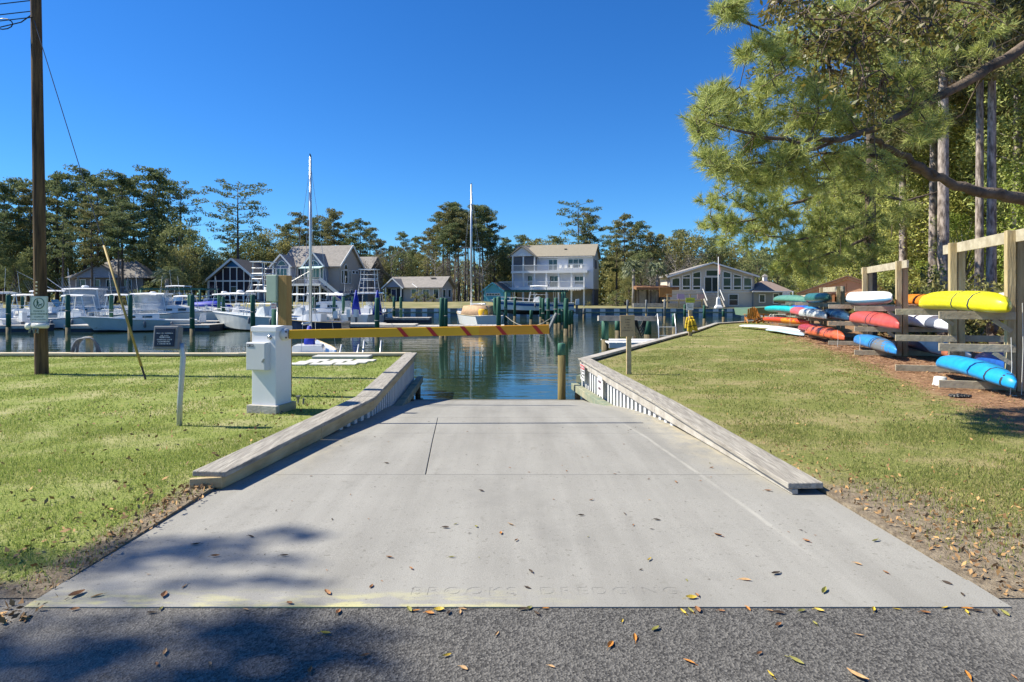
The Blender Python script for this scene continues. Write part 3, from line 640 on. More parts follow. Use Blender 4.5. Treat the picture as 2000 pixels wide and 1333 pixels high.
# ================================================================ KAYAK RACKS
dv = Vector((.3, 1)).normalized(); nv = Vector((dv.y, -dv.x)); RZ = math.atan2(dv.y, dv.x) - R(90)
LEVELS = (.17, .80, 1.35)
def rack(label, ys, H):
    y0 = ys[0]; r_ = thing('kayak_rack', label, 'rack', (RACK(y0), y0, 0), RZ, 'timber kayak racks along the trees')
    sc = math.hypot(.3, 1)
    for y in ys:
        ly = (y - y0) * sc
        for dx in (-.115, .115):
            M().box((dx * .72, ly + (.06 if dx > 0 else 0), H / 2 - .2), (.125, .13, H + .4)).obj('post', WOODV, r_, bevel=.006)
        for i, z in enumerate(LEVELS):
            M().box((-.60, ly - .10, z - .07), (1.12, .045, .13)).obj('arm', WOODR, r_, bevel=.004)
            M().box((.62, ly + .12, z - .07), (1.12, .045, .13)).obj('arm', WOODR, r_, bevel=.004)
            M().beam((-.10, ly - .10, z - .33), (-.36, ly - .10, z - .14), .04, .07).obj('brace', WOODR, r_)
    La = (ys[-1] - y0) * sc
    M().beam((0, -.5, H - .10), (0, La + .75, H - .10), .05, .20).obj('top_beam', WOODR, r_, bevel=.004)
    return r_
rack('tall timber rack holding the yellow and the bright blue kayak', (10.8, 13.3), 2.72)
rack('timber rack holding the salmon-red kayak and the white canoe', (17.0, 20.6), 2.55)
rack('weathered timber rack holding the dark green canoe, before the brown pavilion', (24.6, 28.2), 2.0)
rack('far low timber rack holding the teal kayaks, by the green skiff', (31.5, 34.6), 1.62)

def kayak_mesh(L, w_, h_, up=True, rocker=.06, blunt=2.4, keel=.35, name='hull', m=None, parent=None):
    """Hull-up kayak, keel line on top, along local y, resting on z = 0."""
    rings = []; K = 18
    for i in range(K + 1):
        t_ = -1 + 2 * i / K; t_ = math.copysign(abs(t_) ** .85, t_); a_ = max(.02, (1 - abs(t_) ** blunt)) ** .92
        ww = w_ / 2 * max(a_, .05); hh = h_ * (.30 + .70 * a_ ** .6); z0 = rocker * t_ * t_ * -1
        ring = []
        for j in range(14):
            f_ = 2 * math.pi * j / 14; cx, sz = math.cos(f_), math.sin(f_)
            x = ww * math.copysign(abs(cx) ** .75, cx)
            z = (hh * .68 * abs(sz) ** (.75 + keel * .9) if sz > 0 else -hh * .32 * abs(sz) ** .8)
            ring.append((x, t_ * L / 2, h_ * .34 + z + z0 * (1 if up else -1)))
        rings.append(ring)
    mb = M().loft(rings)
    if not up: mb.v = [(x, y, h_ * .95 - z) for x, y, z in mb.v]; mb.f = [tuple(reversed(f_)) for f_ in mb.f]
    return mb
def kayak(label, y0, y1, off, z, col, w_=.58, h_=.33, up=True, col2=None, straps=(), tilt=0, cat='kayak', rough=.35, blunt=2.4, yaw=0, bow=None, rocker=.06, name='kayak', split=None):
    yc = (y0 + y1) / 2; L = (y1 - y0) * math.hypot(.3, 1); x = RACK(yc) + off * nv.x; y = yc + off * nv.y
    k = thing(name, label, cat, (x, y, z), RZ + yaw)
    key = 'kayak_%02d%02d%02d' % tuple(int(q * 99) for q in col)
    o = kayak_mesh(L, w_, h_, up, blunt=blunt, rocker=rocker).obj('hull', mat(key, col, .42, .20, 5, coat=.1, bump=.15, bscale=9), k, True); o.rotation_euler[1] = tilt
    def piece(nm, t0, t1, cc, grow=1.012, lower=None):
        src = kayak_mesh(L, w_ * grow, h_ * grow, up, blunt=blunt, rocker=rocker); vv = src.v; n = 14; rings = [vv[i * n:(i + 1) * n] for i in range(len(vv) // n)]
        def ring(tq):
            yq = tq * L / 2
            for r0, r1 in zip(rings, rings[1:]):
                if r0[0][1] <= yq <= r1[0][1]:
                    f_ = (yq - r0[0][1]) / max(1e-6, r1[0][1] - r0[0][1]); return [tuple(a0 + (a1 - a0) * f_ for a0, a1 in zip(p0, p1)) for p0, p1 in zip(r0, r1)]
            return rings[-1]
        rs = [ring(t0 + (t1 - t0) * i / 4) for i in range(5)]
        ob = M().loft([[(x_, y_, z_ - h_ * .006) for x_, y_, z_ in r0] for r0 in rs], caps=(nm != 'strap')).obj(nm, cc, k, True); ob.rotation_euler[1] = tilt; return ob
    for s_ in straps: piece('strap', s_ - .012, s_ + .012, mat('strap_dark', (.02, .035, .05), .7))
    if bow: piece('bow_band', bow[0], bow[1], mat('bow_%02d%02d%02d' % tuple(int(q * 99) for q in bow[2]), bow[2], .4, .08, 3), 1.008)
    if col2:      # deck of a second colour below the gunwale seam
        src = kayak_mesh(L, w_ * 1.015, h_ * 1.0, up, blunt=blunt, rocker=rocker); n = 14
        rs = [[src.v[i * n + j] for j in (0, 13, 12, 11, 10, 9, 8, 7)] for i in range(len(src.v) // n)]
        ob = M().loft(rs, caps=False, closed=False).obj('deck', mat('deck_%02d%02d%02d' % tuple(int(q * 99) for q in col2), col2, .45, .1, 3), k, True); ob.rotation_euler[1] = tilt
    if not up:
        M().tube([(w_ * .26 * math.cos(a_), L * .13 * math.sin(a_), h_ * .99) for a_ in [2 * math.pi * i / 18 for i in range(19)]], .018, 6).obj('cockpit_rim', BLACK, k)
    return k
# first rack
kayak('bright yellow kayak strapped on the top tier of the tall rack', 10.05, 13.9, -.42, 1.35, (.72, .66, .012), .64, .36, straps=(-.62, -.28), blunt=5.0)
kayak('plain white kayak on the top tier behind the bright yellow one', 10.3, 13.8, .62, 1.35, (.70, .71, .74), .70, .34)
kayak('bright sky-blue kayak with two dark straps on the lowest tier', 9.75, 13.0, -.45, .17, (.012, .30, .66), .62, .32, straps=(-.66, -.86), blunt=2.8, tilt=R(12))
kayak('royal blue kayak on the lowest tier behind the sky-blue one', 10.2, 13.9, .55, .17, (.012, .085, .36), .75, .36)
# second rack
kayak('white canoe with a blue gunwale on the top tier beside the pavilion', 16.2, 21.2, -.45, 1.35, (.72, .73, .74), .70, .40, col2=(.10, .28, .50), rocker=-.08, name='canoe', cat='canoe')
kayak('orange kayak on the top tier between yellow kayak and white canoe', 15.6, 19.8, .60, 1.35, (.66, .20, .015), .66, .32, straps=(-.3,))
kayak('salmon-red kayak on the middle tier with one dark strap', 15.4, 20.6, -.50, .80, (.52, .085, .075), .62, .38, straps=(-.25,))
kayak('white kayak with a grey band on the middle tier', 14.9, 19.6, .60, .80, (.62, .66, .74), .70, .34, bow=(-.62, -.42, (.09, .11, .16)))
kayak('blue and grey kayak on the lowest tier of the salmon-kayak rack', 15.6, 20.0, -.50, .17, (.03, .22, .55), .56, .34, bow=(-.85, -.35, (.15, .16, .17)), straps=(-.3,))
kayak('navy kayak with an orange bow on the lowest tier', 14.2, 19.4, .58, .17, (.012, .035, .085), .68, .38, bow=(-.88, -.6, (.42, .15, .08)))
# third rack
kayak('coral-red kayak poking out from the lowest tier', 20.6, 24.6, -.95, .17, (.60, .12, .05), .66, .36, straps=(-.45,), yaw=R(8))
kayak('dark red kayak on the ground tier behind the coral one', 23.2, 27.4, -.75, .17, (.33, .035, .04), .66, .34, yaw=R(10))
kayak('dark green canoe on the top tier under the pavilion eave', 23.8, 28.8, -.55, 1.35, (.03, .13, .115), .80, .40, name='canoe', cat='canoe', rocker=-.08)
kayak('navy tarp-wrapped kayak on the middle tier left of the salmon one', 21.0, 25.6, -.45, .80, (.02, .06, .12), .66, .36, straps=(-.4, .2))
kayak('grey-white mottled kayak end on the middle tier', 22.4, 27.0, -1.0, .80, (.50, .51, .50), .60, .34, yaw=R(3))
kayak('bright blue kayak on the middle tier behind the mottled one', 25.4, 29.6, -.55, .82, (.03, .25, .60), .62, .38)
kayak('pink-red kayak on the middle tier beside the blue one', 26.6, 30.6, -.95, .80, (.55, .10, .11), .60, .34)
# fourth rack
kayak('turquoise kayak on the far rack', 29.8, 34.2, -1.25, .82, (.015, .42, .46), .72, .36, yaw=R(16), up=False)
kayak('royal blue kayak beside the turquoise one on the far rack', 29.6, 33.8, -.45, .82, (.02, .10, .45), .72, .38, yaw=R(6))
kayak('red and orange kayak on the low tier of the far rack', 29.4, 33.6, -1.2, .30, (.62, .06, .025), .66, .30, yaw=R(22), bow=(-.75, -.1, (.68, .25, .02)), up=False)
kayak('green canoe on top of the far rack', 31.0, 35.8, -.75, 1.33, (.10, .24, .17), .85, .36, yaw=R(12), name='canoe', cat='canoe')
kayak('tan canoe lying beside the green one on top of the far rack', 30.2, 34.4, -.02, 1.33, (.40, .34, .22), .80, .36, yaw=R(4), name='canoe', cat='canoe')
kayak('white paddle board lying on the grass before the far rack', 27.0, 32.2, -2.1, .10, (.72, .72, .70), .72, .14, yaw=R(26), name='paddle_board', cat='paddle board', blunt=4)
kayak('pale blue paddle board on the grass below the racks', 24.9, 28.9, -1.75, .08, (.45, .58, .68), .70, .13, yaw=R(14), name='paddle_board', cat='paddle board', blunt=4)
# tie-down cords hanging from the racks
for i, (px_, D, z0, z1) in enumerate(((1975, 10.2, .95, .02), (1997, 10.3, 1.5, .02), (1636, 20.2, .55, .02), (1679, 17.2, .78, .02), (1543, 30.5, 1.3, .2), (1640, 22.5, 1.3, .6))):
    o = M().tube([(0, 0, 0), (.02, .01, (z1 - z0) * .5), (.0, .02, z1 - z0), (.10, .02, z1 - z0 - .0)], .006, 5).obj('tie_cord', mat('cord_white', (.62, .62, .58), .8), None); o.location = (gx(px_, D), D, z0)
    tag(o, ['white cord hanging at the sky-blue kayak stern', 'white cord hanging on the tall rack end post', 'white cord hanging beside the coral-red kayak', 'white cord hanging before the blue and grey kayak', 'white cord hanging from the far canoe rack', 'white cord hanging below the dark green canoe'][i], 'cord')
# ---- brown pavilion behind the racks
pv = thing('pavilion', 'brown gabled open pavilion behind the kayak racks', 'pavilion', (gx(1655, 46), 46, 0), R(-27))
BRN = mat('pavilion_brown', (.40, .18, .08), .75, .15, 4, stretch=(1, 1, .3)); BRNL = mat('pavilion_gable', (.72, .42, .26), .75, .08, 3)
for x in (-2.7, -.9, .9, 2.7):
    for y in (.2, 4.5): M().box((x, y, .9), (.18, .18, 1.9)).obj('post', BRN, pv)
M().prism_y([(-2.9, 1.78), (2.9, 1.78), (0, 2.85)], .15, .3).obj('gable', BRNL, pv)
for sg in (-1, 1):
    M().beam((sg * 3.3, .0, 1.78), (0, .0, 3.0), .08, .26).obj('barge_board', BRNL, pv)
    M().prism_y([(sg * 3.35, 1.80), (0, 3.04), (0, 3.12), (sg * 3.4, 1.88)], -.15, 5.0).obj('roof_slope', mat('pavilion_roof', (.13, .095, .07), .9, .2, 2), pv)
for x in (-1.45, -.05, 1.4): M().box((x, .14, 2.1), (.03, .02, .62 if abs(x) > 1 else .9)).obj('gable_batten', BRN, pv)
M().box((0, .2, 1.70), (5.9, .12, .2)).obj('front_beam', BRN, pv)
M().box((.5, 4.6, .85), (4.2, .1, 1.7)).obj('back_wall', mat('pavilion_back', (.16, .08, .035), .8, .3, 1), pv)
# ---- green skiff on a stand, chairs
sk = thing('skiff', 'long green skiff hull on low stands beside the brown pavilion', 'boat', (gx(1500, 43.5), 43.5, .35), R(-66))
SKG = mat('skiff_green', (.13, .21, .14), .55, .15, 2)
rings = []
for i in range(9):
    t_ = i / 8; b2 = .75 * (1 - t_ ** 2.6 * .95); s_ = .52 + .25 * t_ ** 2; y = -2.3 + 4.8 * t_
    rings.append([(-b2, y, s_), (-b2 * .8, y, .05 + .22 * t_ ** 3), (0, y, .25 * t_ ** 3), (b2 * .8, y, .05 + .22 * t_ ** 3), (b2, y, s_), (b2 * .9, y, s_ - .02), (0, y, s_ - .12), (-b2 * .9, y, s_ - .02)])
M().loft(rings).obj('hull', SKG, sk)
for y in (-1.3, 1.0): M().box((0, y, -.18), (1.1, .2, .36)).obj('stand', WOODG, sk)
ORW = mat('chair_orange', (.42, .17, .03), .6, .15, 8)
def adirondack(px_, D, rz, label):
    a = thing('adirondack_chair', label, 'chair', (gx(px_, D), D, 0), rz)
    for i in range(5):
        x = -.2 + i * .1; h_ = .98 - abs(i - 2) * .05
        M().beam((x, .22, .28), (x * 1.15, .50, h_), .085, .02, up=(0, -1, .3)).obj('back_slat', ORW, a)
    for i in range(5): M().box((0, -.25 + i * .1, .36 - i * .025), (.5, .085, .02), rx=-.2).obj('seat_slat', ORW, a)
    for sg in (-1, 1):
        M().box((sg * .30, -.02, .54), (.12, .68, .022)).obj('arm_rest', ORW, a); M().box((sg * .27, -.28, .26), (.03, .09, .54)).obj('front_leg', ORW, a)
        M().beam((sg * .26, -.30, .34), (sg * .26, .48, .02), .025, .11).obj('rear_leg', ORW, a)
    return a
adirondack(1466, 38.6, R(172), 'orange wooden garden chair seen from behind at the lawn corner')
adirondack(1488, 38.9, R(100), 'orange wooden garden chair turned sideways at the lawn corner')
# ---- white tubular racks near the chairs
for i, x in enumerate((1506, 1512)):
    P = [at(x, 629, 38.5) + Vector(v_) for v_ in ((-.12, 0, 0), (-.12, 0, .45), (0, 0, .55), (.12, 0, .45), (.12, 0, 0))]
    o = M().tube([p_ - P[0] for p_ in P], .02, 6).obj('hoop', PVC, None); o.location = (P[0].x, P[0].y, .0); tag(o, 'small white tube hoop standing in the grass by the chairs', 'hoop', 'white hoops by the chairs')
# ================================================================ MARINA: pilings, docks, boats
def wd(py): return (CH - WZ) * F / (py - HZ)                     # distance from a waterline pixel row
def piling(px_, top, wl, r_=.15, label='weathered green dock piling standing in the marina water', group='green marina pilings', D=None, m=None):
    D = D or wd(wl); zt = CH + (HZ - top) / F * D; x = gx(px_, D)
    p = thing('dock_piling', label, 'piling', (x, D, -2.6), group=group)
    lx = random.uniform(-.05, .05)
    M().tube([(0, 0, 0), (lx * .3, 0, WZ + 2.6 + .45)], [r_ * 1.04, r_ * 1.03], 12).obj('tide_zone', PILEB, p, True)
    M().tube([(lx * .3, 0, WZ + 2.6 + .40), (lx * .8, 0, zt + 2.55), (lx * .8, 0, zt + 2.6)], [r_, r_ * .96, r_ * .80], 12).obj('shaft', m or GREENP, p, True)
    if random.random() < .6: 
        z = WZ + 2.6 + random.uniform(1.0, 1.6); M().tube([(lx * .5 + r_ * 1.06 * math.cos(a_), r_ * 1.06 * math.sin(a_), z) for a_ in [math.pi * 2 * i / 10 for i in range(11)]], .025, 5).obj('rope_turn', ROPE, p)
    return p
for a in ((17, 576, 652), (44, 576, 628), (133, 576, 653), (158, 579, 630), (217, 576, 646), (254, 576, 651), (266, 577, 632), (370, 576, 634), (376, 576, 656), (428, 576, 633),
          (437, 580, 636), (494, 576, 655), (569, 578, 632), (614, 580, 640), (652, 580, 632), (671, 580, 629), (690, 580, 624), (736, 582, 658), (769, 580, 626), (783, 580, 630),
          (862, 582, 660), (870, 583, 652), (967, 582, 638), (974, 580, 658), (988, 583, 638), (1005, 582, 626), (1037, 606, 634), (1056, 581, 628), (1061, 583, 634), (1071, 583, 640),
          (1085, 582, 644), (1105, 583, 656), (1092, 603, 642), (1098, 604, 640), (1111, 606, 647), (1116, 608, 645)): piling(*a, label='green dock piling ' + [q for l_, q in ((100, 'left of the utility pole'), (170, 'right of the utility pole'), (300, 'beside the slanting guy guard'), (400, 'behind the black notice box'), (520, 'beside the grey sport boat'), (630, 'behind the small white sailboat'), (700, 'before the taupe house'), (800, 'before the ranch house'), (900, 'left of the tan-covered sailboat'), (1020, 'before the turquoise shed'), (2000, 'in the cluster at the boom end')) if a[0] < l_][0])
GREYP = mat('grey_piling', (.24, .25, .25), .85, .2, 3, stretch=(3, 3, .3))
for a in ((1140, 603, 622), (1225, 586, 620), (1262, 586, 620), (1298, 585, 626)): piling(*a, label='slim grey mooring post before the far bulkhead', group='grey mooring posts', m=GREYP, r_=.12)
for a in ((1337, 595, 628), (1375, 597, 632), (1413, 604, 628)): piling(*a, label='green mooring post below the glazed house', group='green posts below the glazed house', r_=.13)
piling(539, 588, 700, .15, 'green piling with a red notice behind the meter post', None, D=18.6)
nb = thing('piling_notice', 'small white notice with red print on the piling behind the meter post', 'sign', (gx(537, 18.4), 18.42, CH + (HZ - 598) / F * 18.4)); M().box((0, 0, 0), (.24, .01, .19)).obj('plate', MATS['sign_white2'], nb)
m = M(); stroke_text(m, -.1, .1, .035, .05, -.007, 5, .05); stroke_text(m, -.1, .1, -.04, .05, -.007, 6, .05); m.obj('lettering', MATS['sign_red'], nb)
piling(1318, 613, 652, .17, 'stout green piling by the yellow life vests', None)
# two-tone marker post at the foot of the ramp
p = thing('marker_post', 'brown post with a dark green top in the water at the ramp foot', 'post', (gx(1097, 15.4), 15.4, -2.2))
M().tube([(0, 0, 0), (0, 0, 2.45)], [.10, .095], 12).obj('shaft', mat('marker_wood', (.06, .055, .022), .8, col2=(.24, .18, .055), scale=3, stretch=(3, 3, .4), bump=.4), p, True)
M().tube([(0, 0, 2.40), (0, 0, 2.66), (0, 0, 2.68)], [.098, .096, .08], 12).obj('green_top', GREENP, p, True)
# leaning brace and mooring lines in the piling cluster
a, c = at(1068, 648, 46), at(1087, 612, 46)
o = thing('leaning_brace', 'grey timber leaning against the piling cluster at the boom end', 'timber', (a.x, 46, -1.6)); W(M().tube([a + Vector((-.15, 0, -.5)), c], .11, 8).obj('pole', GREYP, o), o)
def rope(pts, label, r_=.02):
    o = M().tube([Vector(p_) - Vector(pts[0]) for p_ in pts], r_, 5).obj('mooring_line', ROPE, None); o.location = pts[0]; return tag(o, label, 'rope')
def sag(a, c, s_): a, c = Vector(a), Vector(c); return [a + (c - a) * k + Vector((0, 0, -4 * s_ * k * (1 - k))) for k in [i / 8 for i in range(9)]]
rope(sag(at(988, 618, 54), at(1085, 614, 48), .9), 'pale mooring line sagging between pilings near the boom end', .025)
rope(sag(at(736, 604, 42), at(769, 600, 68), .5), 'mooring line from the piling left of the yellow stripe', .02)

# ---- floating docks
DOCKW = mat('dock_planks', (.36, .335, .30), .85, col2=(.56, .53, .48), scale=4, stretch=(1, 6, 1)); DOCKS = mat('dock_skirt', (.035, .04, .06), .7, .3, 3)
def dock(label, x0, x1, y0, y1, z=-.45):
    d = thing('floating_dock', label, 'dock', ((x0 + x1) / 2, (y0 + y1) / 2, WZ)); hx, hy = (x1 - x0) / 2, (y1 - y0) / 2
    M().box((0, 0, (z - WZ) / 2 - .14), (2 * hx - .06, 2 * hy - .06, z - WZ + .2)).obj('float', DOCKS, d)
    long_x = hx > hy; n = min(90, max(3, round((2 * hx if long_x else 2 * hy) / .42)))
    for i in range(n):
        k = (i + .5) / n
        if long_x: M().box((-hx + 2 * hx * k, 0, z - WZ - .01), (2 * hx / n - .025, 2 * hy, .05)).obj('deck_board', DOCKW, d)
        else: M().box((0, -hy + 2 * hy * k, z - WZ - .01), (2 * hx, 2 * hy / n - .025, .05)).obj('deck_board', DOCKW, d)
    for sg in (-1, 1): M().box((0, sg * (hy + .02), z - WZ - .13), (2 * hx, .05, .16)).obj('fender_rail', WOODG, d)
    return d
dock('long floating dock behind the utility pole', -50, gx(68, 46), 45.5, 48)
dock('grey floating dock right of the utility pole', gx(152, 47), gx(216, 47), 45.5, 48)
dock('floating dock ending behind the black notice box', gx(338, 48), gx(428, 48), 46.5, 49)
dock('floating finger dock left of the sport boat bow', gx(384, 54), gx(434, 54), 53, 55)
dock('floating dock with ladder frames behind the yellow boom', gx(652, 49), gx(748, 49), 48, 50.5)
dock('low floating dock carrying the pale mat behind the boom', gx(744, 46), gx(868, 46), 45, 47.5, -.5)
dock('narrow floating dock beside the tan-covered sailboat', gx(872, 47), gx(985, 47), 46, 48, -.5)
dock('dark floating dock crossing behind the far boats', -48, -8, 62, 64)
mo = M().box((0, 0, 0), (2.6, 1.6, .12)).obj('dock_mat', mat('pale_mat', (.60, .55, .46), .9, .08, 3), None, bevel=.03); mo.location = (gx(778, 46), 46.2, -.42); tag(mo, 'pale mat lying on the low floating dock behind the boom', 'mat')
# ladders against docks / bulkhead
def ladder(px_, D, lean, label, base=-1.2, h_=2.3, w_=.5):
    l = thing('dock_ladder', label, 'ladder', (gx(px_, D), D, base))
    for sg in (0, 1): M().tube([(sg * w_, 0, 0), (sg * w_ + lean, .35, h_ * .75), (sg * w_ + lean * 1.2, .6, h_), (sg * w_ + lean * 1.2, .95, h_ - .12)], .025, 6).obj('rail', ALU, l, True)
    for i in range(5): k = .12 + i * .16; M().tube([(lean * k * 1.2, .35 * k / .75, h_ * k), (w_ + lean * k * 1.2, .35 * k / .75, h_ * k)], .02, 6).obj('rung', ALU, l)
    return l
ladder(651, 18.0, .06, 'aluminium ladder on the bulkhead beside the small white sailboat', -1.3, 1.5); ladder(706, 18.2, -.05, 'aluminium ladder on the bulkhead right of the small white sailboat', -1.3, 1.6)
ladder(1288, 25.6, .05, 'aluminium ladder on the small right-hand dock', -1.3, 2.2, .7)
# ---- small fixed dock on the right
d = thing('small_dock', 'small green-posted dock beside the curving bulkhead', 'dock', (gx(1225, 28), 28, -.6))
for (px_, tp, wl, r_) in ((1182, 621, 684, .17), (1206, 624, 662, .15), (1265, 621, 672, .19)):
    D = wd(wl); W(M().tube([(gx(px_, D), D, -2.6), (gx(px_, D), D, WZ + .5)], r_ * 1.02, 12).obj('post_base', PILEB, d, True), d); W(M().tube([(gx(px_, D), D, WZ + .45), (gx(px_, D), D, CH + (HZ - tp) / F * D)], r_, 12).obj('post', GREENP, d, True), d)
D = wd(684); a = at(1168, 622, D - .3); c = at(1292, 623, D + 1.0); W(M().beam(a, c, .12, .24).obj('cross_beam', WOODG, d), d)
for i in range(9):
    xx = gx(1186, 30.5) + i * .34; W(M().box((xx, 30.2, -.50), (.32, 2.6, .06)).obj('deck_board', mat('white_deck', (.66, .66, .65), .7, .06, 4), d), d)
W(M().box((gx(1186, 30.5) + 1.4, 28.95, -.62), (3.1, .08, .2)).obj('deck_rim', MATS['white_deck'], d), d)
m = M(); rn = random.Random(2)
for i in range(4): m.tube(sag(at(1238 + i * 2, 626, 28.6), at(1256 + i * 2, 627, 29.0), .35 + .12 * i), .03, 5)
W(m.obj('hung_hose', BLACK, d), d)

# ---- boats
CANV = mat('clear_canvas', (.45, .52, .60), .15, .15, 3, spec=.6); CANV.node_tree.nodes['Principled BSDF'].inputs['Alpha'].default_value = .5; NAVY = mat('navy_hull', (.012, .02, .06), .25, coat=.4); BLUEC = mat('blue_cover', (.01, .03, .36), .6, .2, 4)
HULLG = mat('grey_hull', (.52, .55, .54), .3, .06, 2); HBLUE = mat('blue_hull', (.03, .11, .30), .3, .1, 2); TANC = mat('tan_cover', (.45, .30, .18), .85, .15, 3); BOOT = mat('bottom_paint', (.03, .03, .035), .7)
def hull_rings(L, B, fb, bowrise=.35, n=12, flare=1.0):
    rs = []
    for i in range(n + 1):
        t_ = i / n; y = -L / 2 + L * t_; bb = B / 2 * (1 - max(0, (t_ - .35) / .65) ** 2.3 * .985) * (.92 + .08 * min(1, t_ * 3)); sh = fb + bowrise * t_ ** 2; k = max(0, (t_ - .6) / .4) ** 2
        ch = bb * (.82 - .35 * k); yo = L * .10 * max(0, (t_ - .8) / .2) ** 1.5
        rs.append([(-bb, y + yo, sh), (-ch, y, .10 + .3 * k), (0, y - yo * .6, -.42 + .34 * k), (ch, y, .10 + .3 * k), (bb, y + yo, sh), (bb * .88, y + yo * .8, sh - .03), (0, y + yo * .8, sh + .02), (-bb * .88, y + yo * .8, sh - .03)])
    return rs
def boat(label, px_, D, head, L=7, B=2.4, fb=.85, hull=GEL, z=WZ, cabin=None, top=None, shield=True, out=1, rail=True, riggers=False, tower=False, enclosure=False, name='motor_boat', stripe=None, dark_top=False, radar=False, cover=None):
    b_ = thing(name, label, 'boat', (gx(px_, D), D, z), head); rs = hull_rings(L, B, fb)
    h_ = M().loft(rs).obj('hull', hull, b_)
    rsb = [[(r0[j][0] * 1.006, r0[j][1], min(r0[j][2], .14)) for j in (1, 2, 3)] for r0 in rs]; M().loft(rsb, caps=False, closed=False).obj('bottom_paint', BOOT, h_)
    m = M()
    for sg in (0, 4): m.tube([Vector(r0[sg]) + Vector((0, 0, -.03)) for r0 in rs], .035, 5)
    m.obj('rub_rail', GEL if hull is not GEL else GREYB, h_)
    if stripe: M().loft([[(r0[0][0] * 1.01 + (r0[1][0] - r0[0][0]) * k, r0[0][1] + (r0[1][1] - r0[0][1]) * k, r0[0][2] + (r0[1][2] - r0[0][2]) * k) for k in (.22, .5)] for r0 in rs], caps=False, closed=False).obj('stripe', stripe, h_)
    if cabin:      # (y0, y1, height): trunk cabin
        y0, y1, ch = cabin; rr = [[(-B * .36 * f_, y, fb), (-B * .31 * f_, y, fb + ch * g_), (B * .31 * f_, y, fb + ch * g_), (B * .36 * f_, y, fb)] for y, f_, g_ in ((y0, 1, 1), ((y0 + y1) / 2, 1, .95), (y1, .62, .45))]
        cb = M().loft(rr).obj('cabin', GEL, b_)
        for sg in (-1, 1):
            for k in (.25, .6): M().box((sg * B * .345, y0 + (y1 - y0) * k, fb + ch * .52), (.03, (y1 - y0) * .2, ch * .26), ry=sg * -.1).obj('port_light', GLASS, cb)
    else:
        co = M().loft([[(-.42, -.6, fb - .1), (.42, -.6, fb - .1), (.42, .35, fb - .1), (-.42, .35, fb - .1)], [(-.40, -.45, fb + .75), (.40, -.45, fb + .75), (.36, .12, fb + .62), (-.36, .12, fb + .62)]]).obj('console', GEL, b_)
        if shield: M().loft([[(-.4, .1, fb + .6), (.4, .1, fb + .6), (.38, .14, fb + .62), (-.38, .14, fb + .62)], [(-.34, -.15, fb + 1.1), (.34, -.15, fb + 1.1), (.33, -.12, fb + 1.1), (-.33, -.12, fb + 1.1)]]).obj('windshield', CANV, co)
        M().box((0, -1.25, fb + .18), (.95, .45, .65)).obj('leaning_post', GEL, b_)
    if cabin and shield:
        y0 = cabin[0]; M().loft([[(-B * .36, y0 + .35, fb + cabin[2] * .9), (B * .36, y0 + .35, fb + cabin[2] * .9)], [(-B * .31, y0 - .15, fb + cabin[2] + .62), (B * .31, y0 - .15, fb + cabin[2] + .62)]], caps=False, closed=False).obj('windshield', GLASS, b_)
    if top:        # (y0, y1, height)
        y0, y1, th = top; hw = B * .40
        tp = M().loft([[(-hw, y, fb + th + dz - .04), (-hw * .85, y, fb + th + dz + .06), (hw * .85, y, fb + th + dz + .06), (hw, y, fb + th + dz - .04), (hw * .95, y, fb + th + dz - .07), (-hw * .95, y, fb + th + dz - .07)] for y, dz in ((y0, 0), ((y0 + y1) / 2, .06), (y1, .02))]).obj('hard_top', GEL if not dark_top else BLUEC, b_)
        for sg in (-1, 1):
            for y, yy in ((y0 + .2, y0 - .1), (y1 - .15, y1 + .25)): M().tube([(sg * hw * 1.0, yy, fb - .05), (sg * hw * .85, y, fb + th)], .028, 6).obj('top_support', ALU, b_)
        if radar: M().ball((0, (y0 + y1) / 2, fb + th + .22), .32, .32, .14, 12, 6).obj('radar_dome', GEL, tp, True)
        if enclosure: 
            for sg in (-1, 1): M().quad((sg * hw * .98, y0 + .1, fb + .35), (sg * hw * .98, y1 + .2, fb + .35), (sg * hw * .86, y1 - .1, fb + th - .06), (sg * hw * .86, y0 + .2, fb + th - .06)).obj('side_curtain', CANV, b_)
            M().quad((-hw * .98, y1 + .2, fb + .35), (hw * .98, y1 + .2, fb + .35), (hw * .86, y1 - .1, fb + th - .06), (-hw * .86, y1 - .1, fb + th - .06)).obj('front_curtain', CANV, b_)
        M().tube([(.2, y0 + .3, fb + th), (.2, y0 + .1, fb + th + 1.9)], .012, 5).obj('antenna', GEL, b_)
        for i in range(5): M().tube([(-hw * .8 + i * hw * .4, y0 + .02, fb + th - .1), (-hw * .85 + i * hw * .43, y0 - .5, fb + th + .95)], [.016, .006], 5).obj('fishing_rod', GREYB, b_)
        for sg in (-1, 1): M().tube([(sg * hw, y0 - .1, fb + .95), (sg * hw * .9, y1 + .1, fb + .95)], .022, 5).obj('grab_rail', ALU, b_)
    if tower:
        th = top[2] if top else 1.9; tz = fb + th
        for sg in (-1, 1):
            for y in (-.9, .5): M().tube([(sg * B * .36, y * 1.2, fb), (sg * B * .30, y * .9, tz), (sg * B * .24, y * .6, tz + 1.35), (sg * B * .23, y * .6, tz + 2.2)], .03, 6).obj('tower_leg', ALU, b_)
            for zz in (.5, .95, 1.35, 1.75, 2.2): M().tube([(sg * B * .26, -.6, tz + zz), (sg * B * .26, .35, tz + zz)], .022, 5).obj('tower_rail', ALU, b_)
        for zz in (.5, 1.35, 1.75, 2.2):
            for y in (-.55, .32): M().tube([(-B * .26, y, tz + zz), (B * .26, y, tz + zz)], .022, 5).obj('tower_rail', ALU, b_)
        M().box((0, -.1, tz + 1.22), (B * .5, .9, .06)).obj('tower_floor', GEL, b_); M().box((0, -.1, tz + 2.22), (B * .6, 1.1, .06)).obj('tower_roof', GEL, b_)
